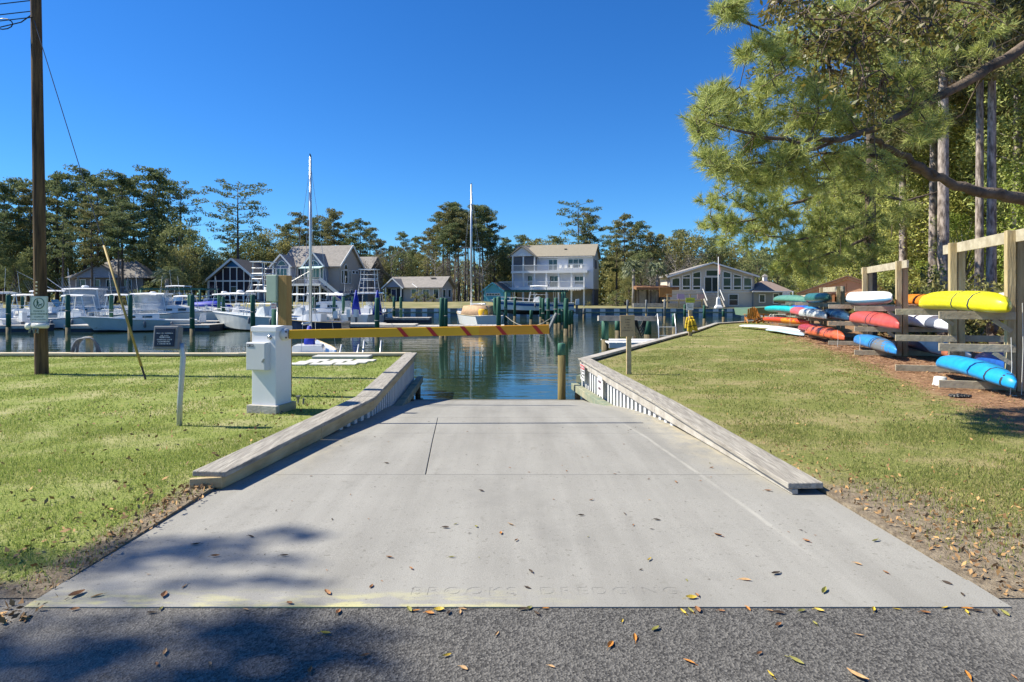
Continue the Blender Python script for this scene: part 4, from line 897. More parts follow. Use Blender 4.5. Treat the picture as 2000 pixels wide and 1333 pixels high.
    if riggers:
        for sg in (-1, 1): M().tube([(sg * B * .4, -.2, fb + (top[2] if top else 1.4)), (sg * (B * .4 + 1.5), -2.6, fb + 3.6)], [.03, .012], 6).obj('outrigger', ALU, b_)
    for i in range(out):
        x = (i - (out - 1) / 2) * .62; en = M().loft([[(x - .2, -L / 2 - .15 - .5 * k, zz), (x + .2, -L / 2 - .15 - .5 * k, zz), (x + .16, -L / 2 - .62, zz + .05), (x - .16, -L / 2 - .62, zz + .05)] for zz, k in ((fb - .25, 0), (fb + .1, .05), (fb + .42, .2))]).obj('outboard', GEL, b_)
        M().box((x, -L / 2 - .35, fb - .75), (.12, .25, 1.1)).obj('outboard_leg', GREYB, en)
    if rail:
        m = M()
        for sg in (0, 4): m.tube([Vector(r0[sg]) * 1 + Vector((-.1 if r0[sg][0] > 0 else .1, 0, .38)) for r0 in rs[6:12]], .018, 5)
        for i in (6, 8, 10, 11):
            for sg in (0, 4): p0 = Vector(rs[i][sg]) + Vector((-.1 if rs[i][sg][0] > 0 else .1, 0, 0)); m.tube([p0, p0 + Vector((0, 0, .38))], .015, 5)
        m.obj('bow_rail', ALU, b_)
    for k_ in (3, 6):
        for sg in (0, 4): p0 = Vector(rs[k_][sg]); sx_ = .10 if p0.x > 0 else -.10; M().tube([p0 + Vector((sx_, 0, -.12)), p0 + Vector((sx_, 0, -.20)), p0 + Vector((sx_, 0, -.52)), p0 + Vector((sx_, 0, -.60))], [.03, .09, .09, .03], 8).obj('fender', GREYB if (k_ + sg) % 4 else GEL, b_, True)
    if cover:
        M().loft([[(-B * .4 * f_, y, fb), (-B * .2 * f_, y, fb + h2), (B * .2 * f_, y, fb + h2), (B * .4 * f_, y, fb)] for y, f_, h2 in ((-L * .42, .9, .3), (-L * .15, 1, .75), (L * .15, 1, .6), (L * .4, .5, .25))]).obj('boat_cover', cover, b_, True)
    return b_
boat('white hard-top boat cut by the edge beside the first piling', -6, 49, R(60), 7.5, 2.6, .9, GEL, top=(-1, .8, 1.9))
boat('small bright blue skiff under the trees left of the utility pole', 30, 62, R(75), 5.5, 2.1, .6, HBLUE, rail=False)
boat('white sport-fishing boat with long outriggers behind the utility pole', 125, 57, R(-70), 10, 3.3, 1.05, GEL, cabin=(-.6, 3.2, .6), top=(-2.2, .4, 1.95), riggers=True, out=2)
boat('white cruiser with clear canvas enclosure right of the utility pole', 196, 58, R(-75), 9.5, 3.2, 1.1, GEL, cabin=(-.4, 3.2, .65), top=(-2.6, .2, 2.1), enclosure=True, out=2, radar=True)
boat('old white cabin boat with its bow out behind the yellow guy guard', 284, 47, R(118), 6.8, 2.4, .8, HULLG, cabin=(-.9, 2.1, .5), top=None, shield=False, out=1)
boat('white express cruiser with arched canvas top behind the black notice box', 322, 56, R(-80), 8.5, 3.0, 1.0, GEL, cabin=(-.2, 3.0, .8), top=(-2.4, .3, 1.75), enclosure=True, out=2)
boat('blue-hulled white boat raised on a lift behind the canvas-topped cruiser', 352, 74, R(-88), 7.4, 2.5, .9, HBLUE, z=.15, top=(-1.2, .9, 1.75), shield=True, out=2)
boat('small open white boat moored left of the grey sport boat', 404, 58, R(-80), 6.0, 2.2, .75, GEL, out=1)
boat('dark covered boat under the trees right of the blue-hulled boat', 402, 70, R(85), 6.5, 2.3, .7, NAVY, z=-.3, cover=BLUEC, rail=False)
boat('large grey sport boat with tower and outriggers, bow to the left', 512, 48, R(72), 7.6, 2.7, 1.05, HULLG, top=(-1.6, .6, 1.85), riggers=True, tower=True, out=2, radar=True)
boat('white hard-top boat behind the grey sport boat', 462, 60, R(80), 7.5, 2.6, .9, GEL, top=(-1.4, .7, 1.9), radar=True, out=2)
boat('white pontoon-like boat with blue trim behind the mast', 628, 66, R(85), 8.0, 2.7, .9, GEL, cabin=(-2.8, 2.4, 1.2), top=(-2.6, 1.2, 1.9), stripe=HBLUE, rail=False, out=0)
boat('white tower boat with blue covers seen from astern', 722, 60, R(-8), 7.5, 2.8, .95, GEL, top=(-1.3, .8, 1.9), tower=True, out=2, cover=None, riggers=False)
for sg in (-1, 1):
    o = M().loft([[(-.4, 0, 0), (.4, 0, 0), (.4, .5, 0), (-.4, .5, 0)], [(-.05, .2, 2.2), (.05, .2, 2.2), (.05, .3, 2.2), (-.05, .3, 2.2)]]).obj('blue_cover', BLUEC, None, True); o.location = (gx(722, 58) + sg * .95, 56.6, .0); tag(o, 'bright blue canvas cover on the tower boat stern', 'cover', 'blue covers on the tower boat')
boat('white boat with a blue stripe hoisted on a lift before the white house', 1046, 74, R(86), 8.8, 2.7, .95, GEL, z=-.05, stripe=HBLUE, top=(-1.4, .6, 1.9), out=2)
for a in (('white centre-console boat tied behind the second piling', 62, 55, R(-82), 6.5, (-1.1, .7, 1.85)), ('small white bow-rider beside the outrigger boat', 98, 63, R(80), 6.0, None), ('white T-top boat showing between utility pole and cruiser', 158, 51, R(-84), 6.0, (-1.0, .6, 1.8)),
          ('white open fishing boat right of the canvas cruiser', 238, 53, R(-76), 6.5, (-1.0, .7, 1.85)), ('white T-top boat behind the old cabin boat', 296, 64, R(84), 7, (-1.1, .8, 1.9)), ('small white boat moored under the blue-hulled boat', 366, 60, R(-84), 6, (-.9, .6, 1.75)),
          ('white T-top boat left of the green piling pair', 440, 66, R(-86), 7, (-1.0, .8, 1.95)), ('white centre-console boat behind the navy sailboat', 583, 58, R(82), 6.6, (-1.0, .7, 1.9)), ('low white skiff beside the tower boat', 684, 62, R(-80), 5.6, None), ('white boat moored left of the far lawn bulkhead', 655, 72, R(86), 7.2, (-1.2, .8, 1.9))):
    boat(a[0], a[1], a[2], a[3], a[4], 2.3, .8, GEL, top=a[5], out=2 if a[4] > 6.2 else 1, radar=a[4] > 6.9)
# lift beams under the hoisted boats
for (px_, D, z, label) in ((1046, 74, -.45, 'dark lift cradle under the boat before the white house'), (352, 74, -.22, 'dark lift cradle under the blue-hulled boat')):
    l = thing('boat_lift', label, 'boat lift', (gx(px_, D), D, z))
    for x in (-2.4, 2.2): M().box((x, 0, -.05), (.18, 3.6, .22)).obj('cradle_beam', ALU, l)
    for x in (-3.4, 3.2):
        for y in (-1.9, 1.9): M().tube([(x, y, -2.2), (x, y, 2.6 if D else 2)], .14, 8).obj('lift_pile', GREENP, l, True)
    for y in (-1.9, 1.9): M().box((0, y, 2.7), (7.2, .16, .2)).obj('top_beam', GREENP, l)
    for x in (-2.4, 2.2):
        for y in (-1.75, 1.75): M().tube([(x, y, .05), (x, y, 2.62)], .015, 5).obj('cable', STEEL, l)
# sailboats
def sailboat(label, px_, D, head, L, B, fb, hull, mast_px, mast_top, boom=None, cover=None, mast_r=.05, spread=True, cab=(.55, .5), z=WZ):
    b_ = thing('sailboat', label, 'sailboat', (gx(px_, D), D, z), head); rs = hull_rings(L, B, fb, .2)
    h_ = M().loft(rs).obj('hull', hull, b_)
    m = M(); [m.tube([Vector(r0[sg]) + Vector((0, 0, -.02)) for r0 in rs], .03, 5) for sg in (0, 4)]; m.obj('rub_rail', WOODT, h_)
    M().loft([[(-B * .30 * f_, y, fb), (-B * .24 * f_, y, fb + cab[0] * g_), (B * .24 * f_, y, fb + cab[0] * g_), (B * .30 * f_, y, fb)] for y, f_, g_ in ((-L * .14, 1, 1), (L * .1, .95, .95), (L * .27, .6, .5))]).obj('cabin_trunk', GEL, b_)
    zt = CH + (HZ - mast_top) / F * D - z; my = L * .08
    M().tube([(0, my, fb), (0, my + .02, zt * .6), (0, my - .02, zt)], [mast_r, mast_r * .95, mast_r * .7], 10).obj('mast', ALU, b_, True)
    M().tube([(0, my, fb + .9), (0, -L * .38, fb + .95)], mast_r * .8, 8).obj('boom', ALU, b_, True)
    if spread: M().tube([(-B * .34, my, zt * .55), (B * .34, my, zt * .55)], .018, 5).obj('spreader', ALU, b_)
    for e_ in ((0, L * .48, fb + .2), (0, -L * .48, fb + .1), (B * .46, my, fb), (-B * .46, my, fb)): M().tube([(0, my, zt * .97), e_], .008, 4).obj('stay', STEEL, b_)
    M().box((0, my, zt + .05), (.03, .35, .03)).obj('masthead_vane', BLACK, b_)
    if cover: M().loft([[(-.05 - w_, y, fb + .85), (0, y, fb + .75 - h2), (.05 + w_, y, fb + .85), (0, y, fb + .95 + .3 * w_)] for y, w_, h2 in ((my - .06, .14, .05), (-L * .1, .18, .25), (-L * .25, .14, .15), (-L * .38, .05, .02))]).obj('sail_cover', cover, b_, True)
    return b_
o = sailboat('small white sailboat with a bright blue sail cover at the bulkhead', 604, 19.8, R(12), 4.6, 1.7, .80, GEL, 600, 302, cover=None, mast_r=.048, spread=False, cab=(.25, .5))
M().loft([[(-.06, .1, .92), (.10, .0, .88), (.14, .12, .9), (-.02, .2, .92)], [(-.16, -.05, 1.08), (.12, -.1, 1.02), (.17, .12, 1.05), (-.12, .2, 1.1)], [(-.14, .0, 1.30), (.13, -.05, 1.25), (.15, .15, 1.25), (-.10, .18, 1.32)], [(-.05, .05, 1.62), (.05, .05, 1.6), (.05, .13, 1.6), (-.05, .13, 1.62)]]).obj('furled_cover', BLUEC, o, True)
sailboat('white sailboat with a tan cover and a yellow tub beside the docks', 925, 57, R(22), 8.2, 2.7, .95, GEL, 918, 358, cover=None, mast_r=.10)
tb = M().loft([[(-1.0 * f_, y, 0), (-.6 * f_, y, .75), (.6 * f_, y, .8), (1.0 * f_, y, 0)] for y, f_ in ((-1.6, .7), (-.6, 1), (.6, 1), (1.5, .8))]).obj('tan_canopy', TANC, None, True); tb.location = (gx(934, 56), 55.6, .05); tb.rotation_euler[2] = R(40); tag(tb, 'tan canvas canopy over the cockpit of the white sailboat', 'canopy')
yb = M().loft([[(.42 * math.cos(a_) * f_, .30 * math.sin(a_) * f_, z) for a_ in [math.pi * 2 * j / 14 for j in range(14)]] for z, f_ in ((0, .9), (.08, 1), (.5, 1), (.62, .8))]).obj('yellow_tub', mat('tub_yellow', (.62, .36, .015), .5), None, True); yb.location = (gx(944, 54.4), 54.3, -.05); tag(yb, 'bright yellow tub on the white sailboat deck', 'tub')
sailboat('navy-hulled sailboat lying behind the brown meter post', 616, 44.5, R(84), 4.4, 2.0, .8, NAVY, 598, 560, mast_r=.05, spread=False)
# ================================================================ HOUSES ACROSS THE WATER
SHG = mat('grey_shingles', (.20, .185, .17), .9, col2=(.31, .285, .26), scale=2.5, bump=.4, bscale=10); SHT = mat('tan_shingles', (.27, .24, .185), .9, .12, 3, bump=.4, bscale=10)
SHD = mat('dark_shingles', (.12, .11, .10), .9, .2, 3, bump=.4, bscale=10)
class House:
    def __init__(s, name, label, x, y, rz, z=None): s.o = thing(name, label, 'house', (x, y, fz(x, y) if z is None else z), rz)
    def p(s, name, m, mb, parent=None): return mb.obj(name, m, parent or s.o)
    def box(s, name, m, c, d, parent=None): return s.p(name, m, M().box(c, d), parent)
    def win(s, face, u, v, w_, h_, off, mx=1, my=1, fm=None, fr=.09, name='window', glass=None):
        """Window in the front wall (face 'f', plane y = off) or right wall ('r', plane x = off)."""
        fm = fm or WHITE; m = M(); g_ = M(); t_ = .10
        def bx_(mb, uu, vv, ww, hh, th, o_):
            if face == 'f': mb.box((uu, off - o_, vv), (ww, th, hh))
            elif face == 'r': mb.box((off + o_, uu, vv), (th, ww, hh))
            else: mb.box((off - o_, uu, vv), (th, ww, hh))
        bx_(m, u, v + h_ / 2 - fr / 2, w_, fr, t_, .04); bx_(m, u, v - h_ / 2 + fr / 2, w_, fr, t_, .04)
        for sg in (-1, 1): bx_(m, u + sg * (w_ / 2 - fr / 2), v, fr, h_ - 2 * fr, t_, .04)
        for i in range(1, mx): bx_(m, u - w_ / 2 + w_ * i / mx, v, fr * .7, h_ - 2 * fr, t_ * .9, .04)
        for i in range(1, my): bx_(m, u, v - h_ / 2 + h_ * i / my, w_ - 2 * fr, fr * .6, t_ * .8, .04)
        wn = m.obj(name, fm, s.o); bx_(g_, u, v, w_ - .02, h_ - .02, .03, .012); g_.obj('pane', glass or GLASS, wn); return wn
    def gable(s, name, m, x0, x1, y0, y1, ze, zr, over=.4, th=.18, axis='x', parent=None):
        """Two roof slopes; axis is the ridge direction."""
        out = []
        if axis == 'x':
            ym = (y0 + y1) / 2; sl_ = (zr - ze) / (ym - y0); lo = ze - over * sl_
            for a, c in ((y0 - over, ym), (y1 + over, ym)): out.append(s.p(name, m, M().prism_x([(a, lo), (c, zr), (c, zr + th), (a, lo + th)], x0 - over, x1 + over), parent))
        else:
            xm = (x0 + x1) / 2; sl_ = (zr - ze) / (xm - x0); lo = ze - over * sl_
            for a, c in ((x0 - over, xm), (x1 + over, xm)): out.append(s.p(name, m, M().prism_y([(a, lo), (c, zr), (c, zr + th), (a, lo + th)], y0 - over, y1 + over), parent))
        return out
# ---- three-storey white house
D = 116.; k = D / F
h = House('white_house', 'three-storey white house on stilts with two full-width balconies', gx(1077, D), D, R(-15), .05)
LB = mat('pale_siding', (.66, .69, .76), .7, .03, 2, lap=('Z', 1.6), bump=.5); HW = 7.4
h.p('wall', LB, M().box((0, 5.3, 6.0), (2 * HW, 7.6, 6.0))); h.p('gable_wall', LB, M().prism_x([(1.5, 9.0), (9.1, 9.0), (5.3, 11.1)], -HW, HW))
h.gable('roof', SHT, -HW, HW, 1.3, 9.3, 9.0, 11.2)
h.p('cross_gable', LB, M().prism_y([(-7.7, 8.95), (-.95 - 2.3, 8.95), (-5.4, 10.6)], -.4, 3.0)); h.gable('cross_gable_roof', SHT, -7.8, -3.1, -.5, 4.0, 8.95, 10.7, axis='y', over=.3)
h.p('gable_peak_trim', WHITE, M().prism_y([(-6.2, 9.0), (-4.4, 9.0), (-5.35, 9.65)], -.46, -.41))
h.box('eave_fascia', WHITE, (2.2, .95, 8.82), (10.2, .1, .25))
h.box('ground_wall', mat('tan_lattice_wall', (.58, .50, .38), .8, .1, 2), (1.0, 4.5, 1.5), (11.5, .2, 3.0)); h.box('ground_core', MATS['tan_lattice_wall'], (-5.2, 3.0, 1.5), (3.9, .2, 3.0)); h.box('side_lattice', mat('dark_lattice', (.14, .15, .20), .8, .3, 8), (HW - .1, 5.2, 1.45), (.2, 7.0, 2.9))
for (z, x0, x1, y0) in ((3.05, -9.6, 6.2, -1.2), (6.05, -HW, 6.6, -.6)):
    h.box('balcony_deck', WHITE, ((x0 + x1) / 2, (y0 + 1.5) / 2, z), (x1 - x0, 1.5 - y0, .42))
    rl_ = h.box('balcony_rail', WHITE, ((x0 + x1) / 2, y0 + .08, z + 1.22), (x1 - x0, .1, .1)); n = int((x1 - x0) / .20)
    m = M(); [m.box((x0 + (i + .5) * (x1 - x0) / n, y0 + .08, z + .70), (.06, .05, .95)) for i in range(n)]; m.obj('balusters', WHITE, rl_)
    if z < 4:
        m = M(); m.box((x0 + .06, .2, z + 1.22), (.1, 2.6, .1)); [m.box((x0 + .06, -1.0 + i * .2, z + .7), (.05, .06, .95)) for i in range(13)]; m.obj('side_rail', WHITE, rl_)
for i, x in enumerate((-7.15, -5.15, -3.05, -.85, 1.4, 3.75, 6.0)):
    h.box('column', WHITE, (x, -.35, 4.65 if True else 0), (.26, .26, 2.8)); h.box('stilt', WHITE, (x, -.45, 1.42), (.28, .28, 2.85))
    if i < 3: h.box('column', WHITE, (x, -.35, 7.6), (.24, .24, 2.7))
for x in (-9.4, -8.6): h.box('stilt', WHITE, (x, -.8, 1.42), (.26, .26, 2.85))
m = M(); [m.box((-9.2 + i * .42, -1.55, 2.72), (.10, 1.0, .16), rz=0) for i in range(36)]; m.obj('pergola_slats', WHITE, h.o)
SCR = mat('porch_screen', (.10, .11, .13), .8, .15, 2); h.box('screen', SCR, (-6.15, -.25, 7.55), (1.75, .04, 2.5)); h.box('screen', SCR, (-4.1, -.25, 7.55), (1.85, .04, 2.5)); h.box('screen_side', SCR, (-3.05, .6, 7.55), (.04, 1.6, 2.5))
h.win('f', -.0, 7.4, 1.7, 2.0, 1.5, 2, 1, name='french_door'); h.win('f', 4.2, 7.6, 2.9, 1.7, 1.5, 3, 2)
h.win('f', -4.3, 4.5, 1.0, 1.9, 1.5, 1, 2); h.win('f', .2, 4.35, 1.7, 2.1, 1.5, 2, 1, name='french_door'); h.win('f', 4.9, 4.5, 1.9, 1.6, 1.5, 2, 2)
for y in (4.0, 5.2): h.win('r', y, 7.5, .6, 1.6, HW, fm=mat('dark_trim', (.12, .13, .17), .6))
h.win('r', 2.0, 7.6, .5, 1.6, HW, fm=MATS['dark_trim'])
ACH = mat('white_chair', (.74, .74, .72), .5)
for x in (1.6, 2.6, 3.6, 5.4): 
    m = M(); m.box((x, -.1, 6.65), (.5, .5, .08)); m.box((x, .15, 7.0), (.5, .08, .75), rx=-.25); m.box((x - .28, -.1, 6.8), (.06, .6, .06)); m.box((x + .28, -.1, 6.8), (.06, .6, .06)); m.box((x - .2, -.25, 6.45), (.06, .06, .4)); m.box((x + .2, -.25, 6.45), (.06, .06, .4)); m.box((x - .2, .15, 6.45), (.06, .06, .4)); m.box((x + .2, .15, 6.45), (.06, .06, .4)); m.obj('balcony_chair', ACH, h.o)
h.box('roof_vent', DARK, (2.0, 3.4, 10.3), (.4, .4, .35))
# ---- big taupe house
D = 104.
h = House('taupe_house', 'large taupe gabled house with arched windows and a two-level porch', gx(614, D), D, R(-13), .55)
TAU = mat('taupe_siding', (.40, .35, .31), .75, .05, 2, lap=('Z', 1.6), bump=.5); BLW = mat('blue_grey_siding', (.24, .28, .38), .7, .08, 2)
x0, x1 = -6.2, 4.2
h.p('wall', TAU, M().box(((x0 + x1) / 2, 4.3, 3.1), (x1 - x0, 7.6, 6.2))); h.p('gable_wall', TAU, M().prism_x([(.5, 6.2), (8.1, 6.2), (4.3, 9.4)], x1 - .5, x1)); h.p('gable_wall', TAU, M().prism_x([(.5, 6.2), (8.1, 6.2), (4.3, 9.4)], x0, x0 + .5))
h.gable('roof', SHG, x0, x1, .5, 8.1, 6.2, 9.5, over=.45)
m = M()
for a, c in (((-.05, 5.95), (4.3, 9.58)), ((8.65, 5.95), (4.3, 9.58))): m.beam((x1 + .48, a[0], a[1]), (x1 + .48, c[0], c[1]), .08, .3)
m.obj('barge_board', WHITE, h.o)
h.box('ground_wall', mat('blue_base', (.10, .12, .20), .8, .1, 2), ((x0 + x1) / 2 + .05, 4.3, 1.0), (x1 - x0 + .06, 7.7, 2.0))
for xa, xb, zr in ((-7.0, -3.6, 7.8), (-1.2, 2.2, 8.0)):      # two front gables
    h.p('front_gable', BLW, M().prism_y([(xa, 6.1), (xb, 6.1), ((xa + xb) / 2, zr)], -.9, 3.5)); h.p('front_bay', BLW, M().box(((xa + xb) / 2, .3, 4.6), (xb - xa, 2.4, 3.2))); h.gable('gable_roof', SHG, xa, xb, -1.0, 4.0, 6.1, zr, axis='y', over=.35, th=.14)
    m = M(); cx = (xa + xb) / 2
    for sg in (-1, 1): m.beam((cx + sg * ((xb - xa) / 2 + .3), -1.42, 5.85), (cx, -1.42, zr + .12), .08, .24)
    m.obj('barge_board', WHITE, h.o)
    tri = M().prism_y([(cx - .95, 6.1), (cx + .95, 6.1), (cx + .5, 6.75), (cx, 7.0), (cx - .5, 6.75)], -.98, -.93).obj('arched_window', WHITE, h.o); M().prism_y([(cx - .78, 6.18), (cx + .78, 6.18), (cx + .42, 6.66), (cx, 6.86), (cx - .42, 6.66)], -1.0, -.985).obj('pane', GLASS, tri)
    h.win('f', cx, 4.75, 2.0, 1.9, -.9, 3, 1, name='french_door', glass=mat('teal_glass', (.07, .16, .17), .1)); 
    for sg in (-1, 1): h.win('f', cx + sg * 1.38, 4.8, .55, 1.9, -.9)
h.win('f', -2.4, 4.8, 1.8, 1.9, .5, 3, 1, name='sliding_door')
h.p('awning', mat('teal_awning', (.45, .60, .58), .7), M().prism_x([(-2.6, 5.5), (-.95, 5.95), (-.95, 6.02), (-2.6, 5.58)], -1.3, 2.4))
h.box('porch_deck', WHITE, (-2.0, -1.7, 2.95), (9.6, 2.6, .35)); rl_ = h.box('porch_rail', WOODG, (-2.0, -2.9, 4.05), (9.6, .1, .1)); m = M(); [m.box((-6.75 + i * .28, -2.9, 3.55), (.06, .05, .95)) for i in range(35)]; m.obj('balusters', WOODG, rl_)
for x in (-6.6, -4.2, -1.4, .5, 2.6): h.box('porch_post', WHITE, (x, -2.75, 1.4), (.26, .26, 2.8))
for x in (-6.7, -3.7): h.box('upper_post', WHITE, (x, -1.3, 4.6), (.2, .2, 3.0))
for x in (-5.2, -2.7, -.3, 1.5): h.win('f', x, 1.5, 1.3, 1.9, .46, 2, 1, name='lower_door', glass=MATS['teal_glass'])
h.p('under_porch_shade', DARK, M().box((-2.0, .40, 1.45), (8.2, .04, 2.7)))  # flat dark sheet against the wall: shade below the porch, painted as colour
h.p('stair', WOODG, M().beam((2.7, -2.7, 2.9), (5.8, -2.0, .3), 1.1, .25)); h.p('stair_rail', WHITE, M().beam((2.8, -3.25, 3.9), (5.9, -2.6, 1.3), .06, .5))
aw = h.win('r', 2.6, 4.3, 1.3, 2.2, x1, 1, 2); tri = M().prism_x([(1.9, 5.5), (3.3, 5.5), (3.1, 6.2), (2.6, 6.55), (2.1, 6.2)], x1, x1 + .06).obj('arched_window', WHITE, h.o); M().prism_x([(2.05, 5.6), (3.15, 5.6), (2.95, 6.15), (2.6, 6.4), (2.25, 6.15)], x1 + .06, x1 + .075).obj('pane', GLASS, tri)
for y in (1.4, 4.0): h.win('r', y, 4.3, .7, 2.2, x1, 1, 1)
for y in (5.3, 6.5): h.win('r', y, 5.2, .95, .6, x1)
h.win('r', 4.5, 1.9, .9, .7, x1)
h.p('rear_wing', TAU, M().box((3.0, 11.2, 2.7), (5.0, 6.2, 5.4))); h.gable('wing_roof', SHG, .5, 5.5, 8.2, 14.3, 5.4, 8.0, axis='x', over=.4); h.p('rear_link', BLW, M().box((4.4, 8.5, 3.6), (1.6, 1.2, 4.2)))
h.win('r', 11.6, 4.6, .9, .6, 5.5)
h.box('rain_barrel_screen', BLUEC, (4.6, -1.2, .9), (1.3, 1.0, 1.6))
# ---- blue-gabled glazed house
D = 101.
h = House('blue_gable_house', 'house with a blue gable peak over tall screened windows', gx(452, D), D, R(-3), .45)
BGR = mat('bright_blue_siding', (.02, .15, .42), .6, .05, 2); DKW = mat('dark_screen', (.025, .02, .035), .6, .2, 1)
h.p('wall', BLW, M().box((0, 5.5, 1.9), (8.0, 9, 3.8))); h.p('gable_screen', DKW, M().prism_y([(-4.0, 3.6), (4.0, 3.6), (0, 7.0)], .8, 1.0)); h.p('blue_peak', BGR, M().prism_y([(-1.35, 5.85), (1.35, 5.85), (0, 7.0)], .7, .78)); h.p('lower_screen', DKW, M().box((0, .9, 1.8), (8.0, .1, 3.5)))
h.gable('roof', SHD, -4.0, 4.0, .5, 10.5, 3.75, 7.05, axis='y', over=.6)
m = M()
for sg in (-1, 1): m.beam((sg * 4.65, -.14, 3.3), (0, -.14, 7.15), .1, .3)
m.obj('barge_board', WHITE, h.o); h.box('tie_beam', WHITE, (0, .68, 3.65), (8.6, .12, .22)); h.box('collar_beam', WHITE, (0, .68, 5.82), (3.0, .12, .16))
for x in (-3.0, -1.7, -.55, .55, 1.7, 3.0):
    h.box('mullion', WHITE, (x, .66, 3.75 + (min(5.75, 3.6 + (4 - abs(x)) * .85) - 3.75) / 2), (.14, .1, min(5.75, 3.6 + (4 - abs(x)) * .85) - 3.76)); h.box('post', WHITE, (x * 1.0, .66, 1.8), (.16, .12, 3.5))
for x in (-4.05, 4.05): h.box('corner_post', WHITE, (x, .6, 1.8), (.24, .24, 3.6))
h.win('f', -.0, 1.6, 1.2, 2.4, .84, name='door'); h.box('porch_rail', WHITE, (0, -.2, 1.4), (8.2, .08, .1)); h.box('porch_deck', WOODG, (0, .0, .6), (8.4, 1.2, .25))
h.p('side_wing', mat('bright_blue_siding', (.02, .15, .42)), M().box((6.8, 9.5, 2.4), (5.5, 4, 4.8))); h.gable('wing_roof', SHG, 4.0, 9.6, 7.5, 11.5, 4.8, 6.1, axis='x')
# ---- shaded house under the pines on the left
D = 97.
h = House('stilt_house', 'shaded grey house with a raised porch under the left-hand pines', gx(203, D), D, R(10), .3)
GRS = mat('grey_brown_siding', (.24, .21, .20), .8, .1, 2)
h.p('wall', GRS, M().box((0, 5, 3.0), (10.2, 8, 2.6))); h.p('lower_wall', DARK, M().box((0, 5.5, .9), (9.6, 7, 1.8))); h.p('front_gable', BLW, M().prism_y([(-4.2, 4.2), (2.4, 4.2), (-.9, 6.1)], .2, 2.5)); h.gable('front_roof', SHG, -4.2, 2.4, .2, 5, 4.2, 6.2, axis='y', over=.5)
hip = [(-5.6, .4, 4.2), (6.2, .4, 4.2), (6.2, 9.6, 4.2), (-5.6, 9.6, 4.2), (-.5, 5, 7.3), (2.2, 5, 7.3)]
h.p('hip_roof', SHG, M().add(hip, [(0, 1, 5, 4), (1, 2, 5), (2, 3, 4, 5), (3, 0, 4), (3, 2, 1, 0)]))
h.box('porch_deck', WOODG, (-.6, -.2, 1.75), (9.2, 2.2, .25)); rl_ = h.box('porch_rail', BLW, (-.6, -1.25, 2.75), (9.2, .08, .1)); m = M(); [m.box((-5.1 + i * .27, -1.25, 2.25), (.06, .05, .9)) for i in range(34)]; m.obj('balusters', BLW, rl_)
for x in (-5.1, -3.0, -.8, 1.4, 3.8): h.box('porch_post', GREYP, (x, -1.2, 2.1), (.2, .2, 4.2))
for x in (-3.6, -1.6, .6, 2.8): h.win('f', x, 3.1, 1.4, 1.7, 1.0, 2, 1)
# ---- low ranch house
D = 106.
h = House('ranch_house', 'low grey ranch house with shrubs along its front', gx(802, D), D, R(-16), .75)
RNS = mat('ranch_siding', (.42, .39, .36), .75, .06, 2)
h.p('wall', RNS, M().box((.4, 3.2, 1.25), (9.4, 5.6, 2.5))); h.gable('roof', SHG, -4.4, 5.2, .4, 6.0, 2.5, 4.1, over=.5); h.p('gable_end', TAU, M().prism_x([(.4, 2.5), (6.0, 2.5), (3.2, 4.05)], 4.9, 5.1))
h.p('entry_gable', BLW, M().prism_y([(-4.5, 2.45), (-1.3, 2.45), (-2.9, 3.7)], -.6, 2)); h.gable('entry_roof', SHG, -4.5, -1.3, -.6, 3, 2.45, 3.75, axis='y', over=.3, th=.14); h.p('entry_shade', DARK, M().box((-2.9, .38, 1.2), (2.8, .06, 2.3)))  # dark sheet on the flat wall paints the shade inside the entry
m = M()
for sg in (-1, 1): m.beam((-2.9 + sg * 1.95, -.95, 2.2), (-2.9, -.95, 3.9), .06, .18)
m.obj('barge_board', WHITE, h.o); h.p('roof_flashing', WHITE, M().beam((-.2, 1.0, 3.0), (1.2, -.1, 2.36), .12, .1))
for x in (-4.3, -1.5): h.box('porch_post', WHITE, (x, -.5, 1.2), (.18, .18, 2.4))
h.win('f', .4, 1.5, 1.0, 1.3, .4); h.win('f', 2.6, 1.3, 1.2, 1.6, .4, 2, 1); h.win('f', 4.4, 1.3, 1.0, 1.7, .4); h.box('down_pipe', WHITE, (1.35, .32, 1.2), (.1, .1, 2.4)); h.win('f', -3.2, 1.2, 1.0, 2.0, .34, name='front_door', glass=mat('navy_door', (.01, .01, .06), .4))
for x in (2.0, 4.4): h.win('r', x, 1.4, 1.3, 1.4, 5.1)
h.box('roof_vent', DARK, (3.0, 2.4, 4.0), (.9, .3, .12))
# ---- turquoise shed, far blue house
D = 112.
h = House('turquoise_shed', 'small turquoise shed with a gabled front left of the white house', gx(962, D), D, R(-18), .5)
TQ = mat('turquoise', (.13, .47, .56), .7, .04, 2); h.p('wall', TQ, M().box((0, 2.6, 1.1), (3.6, 4.4, 2.2))); h.p('gable', TQ, M().prism_y([(-1.8, 2.2), (1.8, 2.2), (0, 3.4)], .4, .6)); h.gable('roof', SHD, -1.8, 1.8, .4, 4.8, 2.2, 3.45, axis='y', over=.35)
m = M()
for sg in (-1, 1): m.beam((sg * 2.2, -.0, 1.95), (0, -.0, 3.55), .08, .22)
m.obj('barge_board', mat('turquoise_trim', (.04, .25, .38), .6), h.o); h.win('f', 0, 1.5, 2.6, .5, .4, 5, 1)
